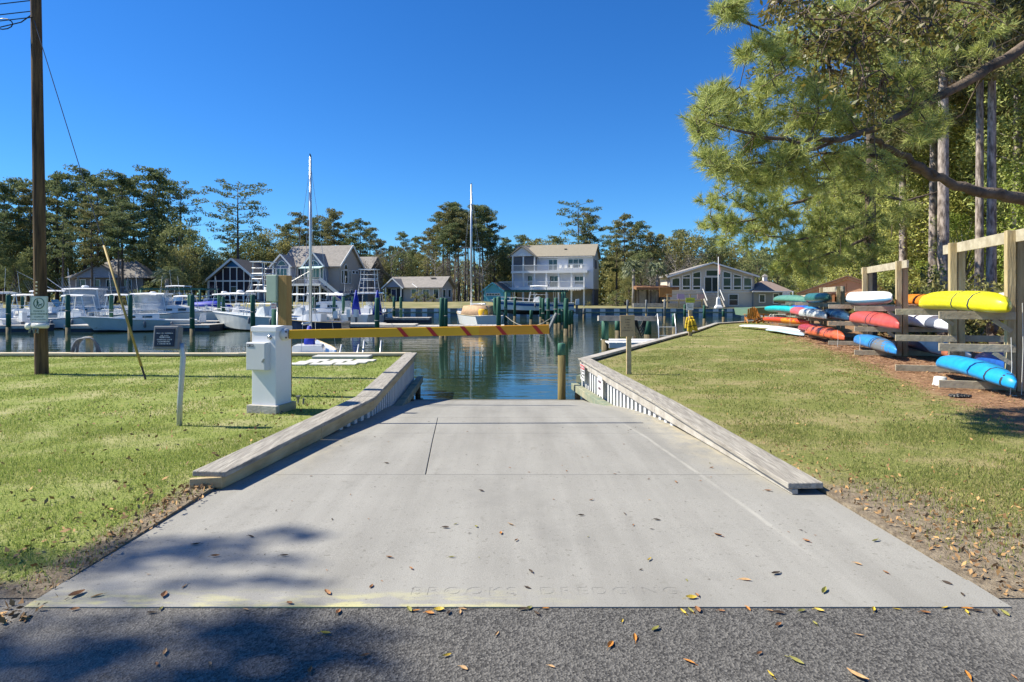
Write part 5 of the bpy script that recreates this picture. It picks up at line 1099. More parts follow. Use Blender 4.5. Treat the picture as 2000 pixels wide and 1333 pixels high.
# ---- glazed gable house with deck
D = 93.
h = House('glazed_house', 'low-gabled house with a wall of white-framed windows and a stair', gx(1392, D), D, R(-3), .05)
CRM = mat('cream_siding', (.58, .54, .48), .7, .04, 2, lap=('Z', 1.6), bump=.4); GRB = mat('lilac_grey_siding', (.30, .29, .34), .75, .05, 2, lap=('Z', 1.6), bump=.4)
h.p('wall', CRM, M().box((0, 4.5, 1.5), (12, 8, 3.0))); h.p('upper_wall', CRM, M().prism_y([(-6, 3.0), (6, 3.0), (6, 4.6), (0, 6.3), (-6, 4.6)], .5, 8.5)); h.p('side_cladding', GRB, M().box((6.03, 4.5, 2.3), (.1, 8.1, 4.6))); h.gable('roof', SHG, -6, 6, .3, 8.7, 4.6, 6.35, axis='y', over=.6, th=.2)
m = M()
for sg in (-1, 1): m.beam((sg * 6.6, -.34, 4.4), (0, -.34, 6.5), .08, .2)
m.obj('barge_board', WHITE, h.o)
def glazed(xc, w_):
    zt = 6.05 - abs(xc) * .283 - .28
    m = M(); z0 = 2.55
    for zz in (z0, z0 + .52, z0 + 1.75): m.box((xc, .40, zz), (w_, .14, .13))
    for sg in (-1, 1): m.box((xc + sg * w_ / 2, .40, (z0 + zt) / 2 - sg * 0), (.13, .14, zt - z0))
    m.beam((xc - w_ / 2, .40, zt + (w_ / 2 * .283 if xc > 0 else -w_ / 2 * .283)), (xc + w_ / 2, .40, zt - (w_ / 2 * .283 if xc > 0 else -w_ / 2 * .283)), .14, .13)
    wn = m.obj('window', WHITE, h.o); M().box((xc, .47, (z0 + zt) / 2), (w_ - .06, .04, zt - z0 - .06)).obj('pane', mat('green_glass', (.04, .07, .06), .06, spec=.8), wn)
for x in (-5.2, -3.7, -2.2, 2.15, 3.65, 5.1): glazed(x, 1.15)
h.win('f', 0, 3.3, 2.2, 2.3, .48, 2, 1, name='glass_door'); h.win('f', .2, 5.0, 2.2, .95, .48, 1, 1, glass=MATS['green_glass'])
h.win('f', 3.1, 1.1, 1.4, 1.7, .48, 1, 2); h.box('belt_trim', WHITE, (1.8, .44, 2.25), (8.2, .1, .12))
st = thing('house_stair', 'grey wooden stair flight up to the glazed house door', 'stair', (h.o.location.x, h.o.location.y - 1.6, .05))
for i in range(8): M().box((-.35, 1.35 - i * .3, 2.0 - i * .27), (2.4, .32, .09)).obj('tread', WOODG, st)
for sg in (-1, 1): M().beam((-.35 + sg * 1.22, 1.6, 2.0), (-.35 + sg * 1.22, -1.0, .05), .09, .3).obj('stringer', WOODG, st); M().beam((-.35 + sg * 1.22, 1.6, 3.0), (-.35 + sg * 1.22, -.9, 1.0), .07, .09).obj('handrail', WHITE, st)
M().box((-.35, -.55 + .1 - .45, .0), (2.3, .2, .25)).obj('foot_block', WOODG, st)
dk = thing('raised_deck', 'cluttered brown timber deck left of the glazed house stair', 'deck', (gx(1335, 90), 90.5, .05))
M().box((0, 0, 1.0), (5.2, 2.4, .2)).obj('deck_floor', WOODT, dk)
for x in (-2.4, -.8, .8, 2.4): M().box((x, -1.1, .8), (.16, .16, 2.2)).obj('deck_post', WOODT, dk)
M().box((0, -1.1, 1.9), (5.2, .08, .1)).obj('deck_rail', WOODT, dk); M().box((-2.4, 0, 2.2), (1.8, .1, 1.4)).obj('privacy_screen', mat('orange_wood', (.36, .17, .05), .7, .2, 3), dk)
for x, c_ in ((-.6, (.45, .33, .50)), (2.2, (.55, .36, .34))): M().box((x, -1.3, 1.6), (1.0, .06, .7)).obj('towel', mat('towel_%d' % int(x * 10 + 20), c_, .9), dk)
# flagpole before the stair
fp = at(1404, 608, 84); f_ = thing('flagpole', 'white flagpole on a stepped base before the glazed house', 'flagpole', (fp.x, 84.2, .05)); M().tube([(0, 0, 0), (0, 0, 6.8)], [.09, .04], 8).obj('pole', WHITE, f_, True)
M().loft([[(a_ * r_, c_ * r_, z) for a_, c_ in ((-1, -1), (1, -1), (1, 1), (-1, 1))] for r_, z in ((.45, 0), (.40, .25), (.24, .5), (.20, 1.3), (.14, 1.5))]).obj('base', WHITE, f_); M().loft([[(-.05, 0, z), (.03 + .10 * q_, -.12 * q_, z - .2), (.10, .05, z)] for z, q_ in ((5.9, 1), (5.2, 1.6), (4.6, 1.2))]).obj('furled_flag', mat('flag_pink', (.50, .28, .28), .8, .3, 4), f_)
# ---- pergola beside it, hip-roofed pavilion house
pg = thing('tiki_shelter', 'brown-roofed open shelter with pale curtains left of the glazed house', 'shelter', (gx(1283, 94), 94, .05))
for x in (-2.7, -.9, .9, 2.7):
    for y in (0, 2.6): M().box((x, y, 1.3), (.16, .16, 2.6)).obj('post', mat('dark_post', (.06, .045, .035), .8), pg)
M().add([(-3.1, -.5, 2.55), (3.1, -.5, 2.55), (3.1, 3.1, 2.85), (-3.1, 3.1, 2.85), (-3.1, -.5, 2.95), (3.1, -.5, 2.95), (3.1, 3.1, 3.3), (-3.1, 3.1, 3.3)], [(3, 2, 1, 0), (4, 5, 6, 7), (0, 1, 5, 4), (1, 2, 6, 5), (2, 3, 7, 6), (3, 0, 4, 7)]).obj('roof', mat('thatch_roof', (.24, .12, .06), .9, .25, 3), pg)
M().box((0, 2.75, 1.3), (5.2, .06, 2.4)).obj('back_curtain', mat('pale_curtain', (.42, .40, .38), .9, .3, 2), pg); M().box((0, -1.0, .3), (7.4, .4, .6)).obj('stone_wall', mat('stone_wall', (.40, .38, .35), .9, .25, 3, bump=.6, bscale=6), pg)
h = House('hip_house', 'low house with a hipped brown roof and a small white cupola', gx(1510, 92), 92, 0, .05)
h.p('wall', mat('grey_lap', (.24, .25, .24), .75, .06, 2), M().box((0, 3, 1.2), (5.2, 5, 2.4))); h.p('hip_roof', mat('brown_shingles', (.25, .19, .16), .9, .12, 3), M().add([(-3, 0, 2.3), (3, 0, 2.3), (3, 6, 2.3), (-3, 6, 2.3), (-.3, 3, 4.0), (.3, 3, 4.0)], [(0, 1, 5, 4), (1, 2, 5), (2, 3, 4, 5), (3, 0, 4), (3, 2, 1, 0)]))
h.box('cupola', WHITE, (0, 3, 4.15), (.55, .55, .8)); h.p('cupola_cap', SHG, M().add([(-.4, 2.6, 4.55), (.4, 2.6, 4.55), (.4, 3.4, 4.55), (-.4, 3.4, 4.55), (0, 3, 4.95)], [(0, 1, 4), (1, 2, 4), (2, 3, 4), (3, 0, 4), (3, 2, 1, 0)])); h.box('eave_trim', WHITE, (0, -.02, 2.28), (6, .1, .16)); h.win('f', .6, 1.3, .9, 1.5, .5); h.win('f', -1.4, 1.3, .9, 1.2, .5)
h.p('white_curtain', mat('white_drape', (.70, .70, .72), .9, .06, 4), M().loft([[(1.0 + i * .22, -.1 + .1 * (i % 2), .0), (1.3 + i * .12, -.1 + .08 * (i % 2), 2.2)] for i in range(10)], caps=False, closed=False)); h.box('porch_post', WHITE, (2.8, -.1, 1.15), (.14, .14, 2.3))
# ================================================================ TREES
def cloud(cent, size, seed, aspect=.55, flat=0.0, quad=False):
    """Leaf-sized faces at the given centres with random orientation. size: scalar or array."""
    n = len(cent); r_ = np.random.default_rng(seed); size = np.broadcast_to(np.asarray(size, float), (n,)) * r_.uniform(.65, 1.35, n)
    a = r_.normal(size=(n, 3)); a[:, 2] *= (1 - flat); a /= np.linalg.norm(a, axis=1)[:, None] + 1e-9
    b_ = r_.normal(size=(n, 3)); b_ -= a * (a * b_).sum(1)[:, None]; b_ /= np.linalg.norm(b_, axis=1)[:, None] + 1e-9
    A, B = a * size[:, None] * .5, b_ * (size * aspect)[:, None] * .5
    if quad:
        v = np.stack([cent - A, cent - A * .1 + B, cent + A, cent - A * .1 - B], 1).reshape(-1, 3); return v, np.arange(4 * n).reshape(-1, 4)
    v = np.stack([cent - A * .8 - B, cent - A * .8 + B, cent + A * 1.2], 1).reshape(-1, 3); return v, np.arange(3 * n).reshape(-1, 3)
def in_clumps(clumps, per, seed, shell=.5):
    r_ = np.random.default_rng(seed); out = []
    for (x, y, z, rx, ry, rz) in clumps:
        d = r_.normal(size=(per, 3)); d /= np.linalg.norm(d, axis=1)[:, None]; rad = r_.uniform(shell ** 3, 1, per) ** (1 / 3)
        out.append(np.array([x, y, z]) + d * rad[:, None] * np.array([rx, ry, rz]))
    return np.concatenate(out)
BARK = mat('pine_bark', (.055, .042, .035), .9, col2=(.17, .135, .115), scale=2, stretch=(2, 2, .5), bump=.8, bscale=10)
BARKG = mat('grey_bark', (.16, .145, .13), .9, col2=(.34, .31, .28), scale=3, stretch=(2, 2, .6), bump=.8, bscale=14)
BARKR = mat('plated_pine_bark', (.12, .095, .08), .9, col2=(.46, .39, .34), scale=7, stretch=(1, 1, .4), bump=1, bscale=9, contrast=(.38, .62))
PINEF = mat('far_pine_needles', (0.069, 0.112, 0.050), .8, col2=(0.265, 0.287, 0.125), island=True, spec=.15, transl=.35)
PINEB = mat('far_pine_needles_olive', (0.100, 0.115, 0.048), .8, col2=(0.325, 0.300, 0.138), island=True, spec=.15, transl=.35)
LEAFD = mat('far_dark_leaves', (0.084, 0.119, 0.048), .8, col2=(0.308, 0.329, 0.140), island=True, spec=.15, transl=.35)
LEAFO = mat('far_olive_leaves', (0.125, 0.144, 0.048), .8, col2=(0.413, 0.375, 0.150), island=True, spec=.15, transl=.35)
LEAFG = mat('far_grey_twigs', (0.106, 0.094, 0.075), .9, col2=(0.263, 0.231, 0.194), island=True, spec=.1)
def tpl_pine(seed, H=20, crown0=.52, spread=.17, m=PINEF, per=78, leaf=.42, bare=False):
    rn = random.Random(seed); root = bpy.data.objects.new('pine_tree', None)
    bx_, by_ = rn.uniform(-.5, .5), rn.uniform(-.3, .3); ax = lambda z: (bx_ * math.sin(z / H * 2.2), by_ * math.sin(z / H * 2.5))
    t_ = M(); zs = [-.5, 0, .15 * H, .4 * H, .6 * H, .8 * H, .97 * H]; t_.tube([(*ax(z), z) for z in zs], [.34, .29, .24, .20, .15, .09, .03], 8)
    cl_ = []; nb = rn.randint(17, 24)
    for i in range(nb):
        f_ = (i + rn.uniform(-.3, .3)) / nb; f_ = min(.99, max(0, f_)); z = H * (crown0 + (1 - crown0) * f_); a_ = i * 2.4 + rn.uniform(-.5, .5)
        L = H * spread * (math.sin(math.pi * (.18 + .72 * f_)) ** .8) * rn.uniform(.55, 1.25)
        x0, y0 = ax(z); e_ = (x0 + L * math.cos(a_), y0 + L * math.sin(a_), z + L * rn.uniform(.02, .35)); mid = ((x0 + e_[0]) / 2, (y0 + e_[1]) / 2, z + (e_[2] - z) * .35)
        t_.tube([(x0, y0, z - .1), mid, e_], [.07 * (1.3 - f_), .05, .015], 4, caps=False)
        for k in (.45, .75, 1.0):
            if rn.random() < .12: continue
            p_ = (x0 + (e_[0] - x0) * k + rn.uniform(-.4, .4), y0 + (e_[1] - y0) * k + rn.uniform(-.4, .4), z + (e_[2] - z) * k + rn.uniform(-.1, .35)); s_ = rn.uniform(.65, 1.15) * H / 20
            cl_.append((*p_, s_ * 1.15, s_ * 1.15, s_ * .5))
    cl_.append((*ax(H), H - .3, .7, .7, .7))
    for i in range(6 if per < 200 else 0):       # dead stubs below the crown
        z = H * rn.uniform(.28, crown0); a_ = rn.uniform(0, 6.3); L = rn.uniform(.5, 1.8); x0, y0 = ax(z); t_.tube([(x0, y0, z), (x0 + L * math.cos(a_), y0 + L * math.sin(a_), z + .2)], [.04, .01], 4, caps=False)
    t_.obj('trunk', BARK, root, True); v, f2 = cloud(in_clumps(cl_, per, seed, .15), leaf, seed, .42); raw('crown', v, f2, m, root); return root
def tpl_broad(seed, H=12, W_=4.2, m=LEAFD, n=46, per=95, leaf=.34, trunk=BARK, low=.22, quad=False, flatten=.8, shell=.35):
    rn = random.Random(seed); root = bpy.data.objects.new('broadleaf_tree', None); t_ = M(); t_.tube([(0, 0, -.5), (0, 0, 0), (.1, .05, H * .2), (.15, .1, H * .45), (0, 0, H * .8)], [.3, .24, .2, .15, .04], 8); cl_ = []
    for i in range(n):
        f_ = (i + .5) / n; z = H * (low + (.95 - low) * f_); R_ = W_ * math.sin(math.pi * (.22 + .70 * f_)) ** .7; a_ = i * 2.399 + rn.uniform(-.6, .6); q_ = rn.uniform(.25, 1.0) ** .6 * R_
        x, y = q_ * math.cos(a_), q_ * math.sin(a_); s_ = rn.uniform(.7, 1.3) * W_ * .27; cl_.append((x, y, z + rn.uniform(-.5, .5), s_, s_, s_ * flatten))
        if i % 2 == 0: t_.tube([(.12, .08, max(H * .15, z * .62)), (x * .5, y * .5, z * .85), (x, y, z)], [.09, .05, .012], 4, caps=False)
    t_.obj('trunk', trunk, root, True); v, f2 = cloud(in_clumps(cl_, per, seed, shell), leaf, seed, .55, quad=quad); raw('crown', v, f2, m, root); return root
def tpl_bare(seed, H=12):
    rn = random.Random(seed); root = bpy.data.objects.new('bare_tree', None); t_ = M(); t_.tube([(0, 0, -.4), (0, 0, 0), (.1, 0, H * .35), (0, .1, H * .7)], [.2, .17, .13, .06], 6); tips = []
    for i in range(22):
        z = H * rn.uniform(.3, .75); a_ = rn.uniform(0, 6.3); L = H * rn.uniform(.15, .30); e_ = Vector((L * math.cos(a_), L * math.sin(a_), z + L * rn.uniform(.5, 1.0))); t_.tube([(.05, .03, z), e_ * .5 + Vector((0, 0, z * .48)), e_], [.06, .04, .012], 4, caps=False); tips.append(e_)
    t_.obj('trunk', BARKG, root, True); v, f2 = cloud(in_clumps([(*e_, 1.4, 1.4, 1.2) for e_ in tips], 45, seed, 0), .75, seed, .06); raw('crown', v, f2, LEAFG, root); return root
def tpl_palm(seed, H=4.5):
    rn = random.Random(seed); root = bpy.data.objects.new('palmetto', None); M().tube([(0, 0, -.3), (.05, 0, H * .5), (0, .05, H)], [.22, .19, .17], 8).obj('trunk', BARKG, root, True); m = M()
    for i in range(46):
        a_ = i * 2.4; el = rn.uniform(-.7, 1.2); L = rn.uniform(1.0, 1.5); d = Vector((math.cos(a_) * math.cos(el), math.sin(a_) * math.cos(el), math.sin(el))); b0 = Vector((0, .05, H)); e_ = b0 + d * L * .55; sd_ = d.cross(Vector((0, 0, 1))).normalized()
        for j in range(9):
            f_ = (j - 4) / 4; tp = e_ + (d * (1 - abs(f_) * .45) + sd_ * f_ * .8) * L * .6 + Vector((0, 0, -.35 * L * (.3 + abs(f_)))); m.add([e_ + sd_ * .02 + (d + sd_ * f_) * .25 + Vector((0, 0, .08)), e_ - (d + sd_ * f_) * .1, e_ - sd_ * .02 + (d + sd_ * f_) * .3 - Vector((0, 0, .08)), tp], [(0, 1, 2, 3)])
    m.obj('fronds', mat('palm_green', (.10, .13, .06), .6, col2=(.36, .38, .22), island=True), root); return root
TP = [tpl_pine(11), tpl_pine(12, crown0=.42, spread=.19), tpl_pine(13, crown0=.6, spread=.15, m=PINEB), tpl_pine(14, crown0=.38, spread=.16, m=PINEB), tpl_pine(15, crown0=.66, spread=.14), tpl_pine(16, crown0=.5, spread=.22, per=46)]
TB = [tpl_broad(21), tpl_broad(22, 12, 4.8, LEAFO), tpl_broad(23, 12, 3.8, LEAFD, low=.12), tpl_broad(24, 12, 4.5, LEAFO, low=.10)]
TG = [tpl_bare(31), tpl_bare(32)]; TPALM = [tpl_palm(41), tpl_palm(42)]
for o in TP + TB + TG + TPALM: C.objects.link(o)
used = set()
MARKS = [(-40, 'at the edge beyond the first piling'), (30, 'left of the utility pole'), (78, 'behind the utility pole'), (130, 'above the outrigger boat'), (175, 'over the left end of the shaded house'), (225, 'over the roof of the shaded house'), (275, 'right of the shaded house'), (325, 'behind the pale shaggy palm'), (385, 'between shaggy palm and blue-gabled house'), (455, 'behind the blue-gabled house'), (525, 'between blue-gabled and taupe house'), (600, 'behind the left roof of the taupe house'), (655, 'behind the ridge of the taupe house'), (715, 'behind the rear wing of the taupe house'), (780, 'behind the ranch house entry'), (835, 'behind the ranch house end'), (880, 'left of the tall sailboat mast'), (935, 'right of the tall sailboat mast'), (985, 'behind the turquoise shed'), (1060, 'behind the white house roof'), (1140, 'behind the white house end wall'), (1200, 'just right of the white house'), (1260, 'behind the palmettos'), (1310, 'behind the brown-roofed shelter'), (1370, 'behind the glazed house'), (1440, 'over the chimney end of the glazed house'), (1510, 'behind the cupola roof'), (1600, 'left of the brown pavilion'), (1680, 'over the brown pavilion'), (1750, 'behind the white canoe'), (1830, 'behind the orange kayak'), (1910, 'behind the bright yellow kayak'), (1985, 'behind the tall rack end post'), (2090, 'beyond the tall rack end')]
KINDS_ = {}
def where(label, px_, tpl, D):
    for key, ds in (('pine', {'tall dark pine behind': 'tall pine', 'pine in the belt': 'pine', 'slender bare': 'slender bare-trunked pine', 'pine behind the palm': 'pine', 'low pine crown': 'low pine'}), ('tree', {'dark bushy tree': 'dark bushy tree', 'olive bushy': 'bushy tree', 'bare grey': 'bare grey twiggy tree', 'leafy tree in': 'leafy tree', 'bright green leafy': 'bright green leafy tree'}), ('shrub', {'rounded shrub': 'rounded shrub', 'undergrowth': 'undergrowth bush'})):
        for k_, d_ in ds.items():
            if label.startswith(k_): return d_ + ' ' + min(MARKS, key=lambda m_: abs(m_[0] - px_))[1]
    return label
def plant(tpl, px_, D, top=None, label='', group=None, cat='tree', H0=20., sc=None, x=None, z=None, wide=1.0, ux=False):
    if ux: px_ = 1000 + x / D * F
    x = gx(px_, D) if x is None else x; z0 = (fz(x, D) if D > 80 else 0) if z is None else z
    if sc is None: sc = (CH + (HZ - top) / F * D - z0) / H0
    if tpl.name in used: o = copy_tree(tpl)
    else: o = tpl; used.add(tpl.name)
    label = where(label, px_, tpl, D)
    o.location = (x, D, z0); o.scale = (sc * wide, sc * wide, sc); o.rotation_euler = (0, 0, random.uniform(0, 6.28)); return tag(o, label, cat, group)
rn = random.Random(99)
LP, GP = 'tall dark pine behind the marina and its shaded house', 'pines behind the marina'
for i, (px_, tp, D) in enumerate(((8, 362, 104), (36, 352, 112), (62, 372, 106), (88, 356, 114), (112, 340, 110), (140, 352, 118), (166, 336, 112), (190, 350, 104), (214, 362, 116), (238, 344, 108), (262, 352, 114), (-20, 360, 108), (300, 334, 112), (318, 352, 118), (182, 400, 96), (232, 420, 95), (240, 395, 97), (122, 420, 98), (-8, 420, 95))):
    plant(TP[[0, 1, 3, 0, 1, 5][i % 6]], px_, D, tp, LP, GP)
plant(TP[5], 352, 112, 364, 'thin leaning pine with sparse branches left of the isolated pine', None); plant(TP[5], 466, 112, 360, 'isolated pine with open layered branches above the blue-gabled house', None, wide=1.15)
LC, GC = 'pine in the belt behind the taupe and ranch houses', 'pines behind the taupe and ranch houses'
for i, (px_, tp, D) in enumerate(((450, 470, 122), (585, 418, 126), (612, 428, 130), (650, 412, 124), (676, 440, 130), (704, 430, 122), (724, 446, 128), (560, 440, 132), (742, 470, 130), (788, 455, 130), (812, 464, 126), (836, 455, 132), (640, 432, 128))): plant(TP[[1, 3, 0, 2, 1][i % 5]], px_, D, tp, LC, GC)
LM, GM = 'slender bare-trunked pine in the stand behind the tan-covered sailboat', 'slender pines behind the sailboat'
for i, (px_, tp, D) in enumerate(((862, 420, 124), (874, 408, 120), (886, 398, 122), (898, 412, 126), (908, 420, 118), (930, 406, 122), (942, 404, 124), (950, 418, 128), (918, 430, 130), (880, 440, 116), (848, 445, 126), (960, 450, 126), (935, 440, 117), (895, 452, 116), (868, 460, 117))): plant(TP[[4, 2, 4][i % 3]], px_, D, tp, LM, GM)
plant(TP[5], 1128, 140, 397, 'open-crowned pine rising behind the white house roof', None); plant(TP[2], 1150, 142, 420, 'smaller pine beside the open-crowned one behind the white house', None)
LR, GR_ = 'pine behind the palmettos right of the white house', 'pines right of the white house'
for i, (px_, tp, D) in enumerate(((1204, 440, 120), (1222, 420, 116), (1246, 436, 122), (1190, 470, 138), (1268, 456, 118), (1330, 452, 124), (1400, 462, 120), (1290, 460, 130), (1020, 462, 138), (990, 466, 136), (1050, 468, 140), (1085, 464, 140))): plant(TP[[1, 3, 0][i % 3]], px_, D, tp, LR if px_ > 1100 else 'low pine crown showing left above the white house roof', GR_ if px_ > 1100 else 'pines above the white house roof')
LB_, GB_ = 'dark bushy tree filling the wood behind the marina', 'bushy trees behind the marina'
for i, (px_, tp, D) in enumerate(((-30, 440, 100), (0, 420, 118), (20, 450, 104), (55, 440, 110), (95, 450, 106), (140, 455, 116), (180, 470, 120), (285, 470, 118), (325, 424, 108), (350, 430, 104), (378, 462, 102), (310, 450, 112), (400, 480, 108), (70, 480, 100), (30, 500, 96), (355, 480, 98), (335, 520, 92), (110, 470, 120), (215, 480, 122), (250, 490, 124))): plant(TB[[0, 2, 0, 1][i % 4]], px_, D, tp, LB_, GB_, H0=12.)
LB2, GB2 = 'olive bushy tree in the belt behind the far houses', 'bushy trees behind the far houses'
for i, (px_, tp, D) in enumerate(((420, 500, 116), (445, 490, 124), (480, 470, 122), (505, 455, 126), (530, 450, 128), (555, 470, 124), (600, 450, 130), (680, 460, 126), (735, 500, 118), (760, 500, 122), (785, 490, 118), (810, 500, 124), (835, 490, 118), (965, 480, 124), (985, 475, 128), (1010, 480, 130), (1040, 470, 134), (1070, 468, 138), (1100, 472, 136), (1140, 480, 138), (1200, 490, 134), (1225, 480, 128), (1250, 490, 112), (1275, 470, 122), (1310, 462, 118), (1345, 450, 116), (1372, 458, 122), (1400, 470, 114), (1425, 470, 118), (1450, 480, 112), (1480, 490, 104), (1520, 500, 106), (1205, 530, 126), (1228, 540, 110))): plant(TB[[1, 3, 0, 2][i % 4]], px_, D, tp, LB2, GB2, H0=12.)
for i, (px_, tp, D) in enumerate(((765, 470, 116), (850, 480, 114), (912, 490, 112), (942, 500, 112), (1290, 500, 104), (1320, 480, 108), (1350, 490, 106), (730, 490, 112), (890, 500, 112), (1270, 510, 106))): plant(TG[i % 2], px_, D, tp, 'bare grey twiggy tree among the far evergreens', 'bare grey trees', H0=12.)
for i, (px_, tp, D) in enumerate(((1237, 508, 96), (1284, 512, 95))): plant(TPALM[i], px_, D, tp, 'shaggy palmetto beside the brown-roofed shelter', 'palmettos by the shelter', H0=5.5)
plant(TPALM[0], 326, 90, 528, 'pale shaggy palm left of the blue-gabled house', None, H0=5.2, wide=1.5)
# shrubs at the houses
def tpl_shrub(seed, m): 
    root = tpl_broad(seed, 2, 1.3, m, 16, 60, .16, low=.05, flatten=.9); root.name = 'shrub'; C.objects.link(root); return root
SH = [tpl_shrub(51, LEAFD), tpl_shrub(52, LEAFO)]
for i, (px_, tp, D) in enumerate(((760, 575, 103), (812, 572, 103), (828, 571, 103), (846, 577, 103), (285, 560, 92), (300, 565, 91), (275, 570, 90), (240, 580, 92), (200, 582, 92), (165, 582, 91), (1205, 570, 108), (1195, 575, 112), (1120, 590, 110), (1150, 590, 110))): plant(SH[i % 2], px_, D, tp, 'rounded shrub planted before the far houses', 'shrubs before the far houses', 'shrub', H0=2.)
# far woodland closing the gaps
def wood(name, x0, x1, y0, y1, h0, h1, n, leaf, m, seed, trunks=True):
    r_ = np.random.default_rng(seed); x = r_.uniform(x0, x1, n); y = r_.uniform(y0, y1, n); top = h0 + (h1 - h0) * (.5 + .25 * np.sin(x * .21 + 1) + .15 * np.sin(x * .53 + 2) + .1 * np.sin(x * 1.1)); z = top * r_.uniform(0, 1, n) ** .8
    v, f2 = cloud(np.c_[x, y, z], leaf, seed); return tag(raw(name, v, f2, m), kind='stuff')
wood('woodland', -190, 70, 142, 158, 8, 13.5, 34000, 1.0, LEAFD, 1); wood('woodland', -100, 150, 122, 140, 5, 9.5, 18000, .8, LEAFO, 2)

# ================================================================ THE WOOD ON THE RIGHT
LEAFN = mat('near_leaves', (0.194, 0.239, 0.052), .6, col2=(0.628, 0.612, 0.179), island=True, transl=.3, spec=.25); LEAFN2 = mat('near_leaves_dark', (0.132, 0.178, 0.050), .6, col2=(0.466, 0.497, 0.155), island=True, transl=.25, spec=.25)
LEAFB = mat('near_leaves_bright', (0.176, 0.264, 0.033), .55, col2=(0.462, 0.528, 0.110), island=True, transl=.35, spec=.25)
NB = [tpl_broad(61, 15, 4.2, LEAFN, 110, 300, .155, BARKG, .12, flatten=.8, shell=.2), tpl_broad(62, 15, 4.4, LEAFN2, 105, 300, .16, BARKG, .10, shell=.2), tpl_broad(63, 9, 3.0, LEAFB, 60, 200, .13, BARKG, .12, shell=.2)]
NP = [tpl_pine(64, 22, .45, .2, PINEB, 220, .26)]
for o in NB + NP: C.objects.link(o)
for o in NP: [ch for ch in o.children if ch.name.startswith('trunk')][0].data.materials[0] = BARKR
LN, GN = 'leafy tree in the wood behind the kayak racks', 'leafy trees behind the racks'
for i, (px_, D, H) in enumerate(((1995, 36, 18), (2170, 25, 16), (1905, 38, 18), (1835, 41, 16), (1955, 44, 20), (1775, 45, 14), (1720, 52, 15), (2080, 36, 19), (1660, 54, 14), (1640, 64, 13), (1870, 44, 20), (1800, 52, 18), (1590, 108, 14), (1560, 112, 13), (2240, 27, 16), (2030, 48, 21))): plant(NB[i % 2], px_, D, label=LN, group=GN, sc=H / 15.)
for i, (px_, D, H) in enumerate(((2005, 32, 8.5), (2100, 24, 8), (1880, 33, 6))): plant(NB[2], px_, D, label='bright green leafy tree close behind the first rack', group='bright green trees behind the first rack', sc=H / 9.)
for i, (px_, D, H, w_) in enumerate(((1936, 23.5, 22, .66), (1912, 24.5, 23, .6), (1842, 23.5, 21, .85), (1700, 31, 18, 1.0), (1822, 34, 22, 1.0), (1985, 29, 24, .8), (1765, 38, 20, 1.0))):
    o = plant(NP[0], px_, D, label=['twin pine trunk with pale plated bark behind the bright yellow kayak', 'darker twin pine trunk behind the bright yellow kayak', 'thick dark pine trunk behind the post with yellow kayak bow', 'grey pine trunk rising behind the brown pavilion', 'slim pine trunk in the wood right of the pavilion', 'pine trunk deep in the wood behind the tall rack', 'pine trunk in the wood behind the salmon kayak'][i], sc=H / 22.); o.scale = (w_, w_, H / 22.)
for i in range(26):
    px_, D = random.uniform(1690, 2080), random.uniform(20, 31); x = gx(px_, D)
    if x < RACK(D) + 2.2: x = RACK(D) + random.uniform(2.2, 5)
    plant(SH[i % 2], 0, D, label='undergrowth bush at the edge of the wood behind the racks', group='undergrowth behind the racks', cat='shrub', x=x, sc=random.uniform(.55, 1.1), ux=True)
wood('woodland', 38, 90, 58, 80, 7, 12, 34000, .42, LEAFN2, 3)

# ---- needle pines reaching in from the right
NEED = mat('pine_needles', (0.215, 0.28, 0.060), .55, col2=(0.60, 0.62, 0.21), island=True, transl=.35, spec=.3); BRANCH = mat('pine_branch', (.055, .04, .03), .9, col2=(.20, .15, .11), scale=6, bump=.8, bscale=25)
def tufts(pts, dirs, seed, n=26, ln=.19, wd_=.010):
    r_ = np.random.default_rng(seed); k = len(pts); P = np.repeat(pts, n, 0); Dd = np.repeat(dirs, n, 0); d = Dd * .75 + r_.normal(size=(k * n, 3)) * .55; d /= np.linalg.norm(d, axis=1)[:, None]
    L = ln * r_.uniform(.7, 1.2, k * n); s_ = np.cross(d, r_.normal(size=d.shape)); s_ /= np.linalg.norm(s_, axis=1)[:, None] + 1e-9; P = P + Dd * r_.uniform(-.08, .03, (k * n, 1))
    v = np.stack([P - s_ * wd_ * .5, P + s_ * wd_ * .5, P + d * L[:, None]], 1).reshape(-1, 3); return v, np.arange(3 * k * n).reshape(-1, 3)
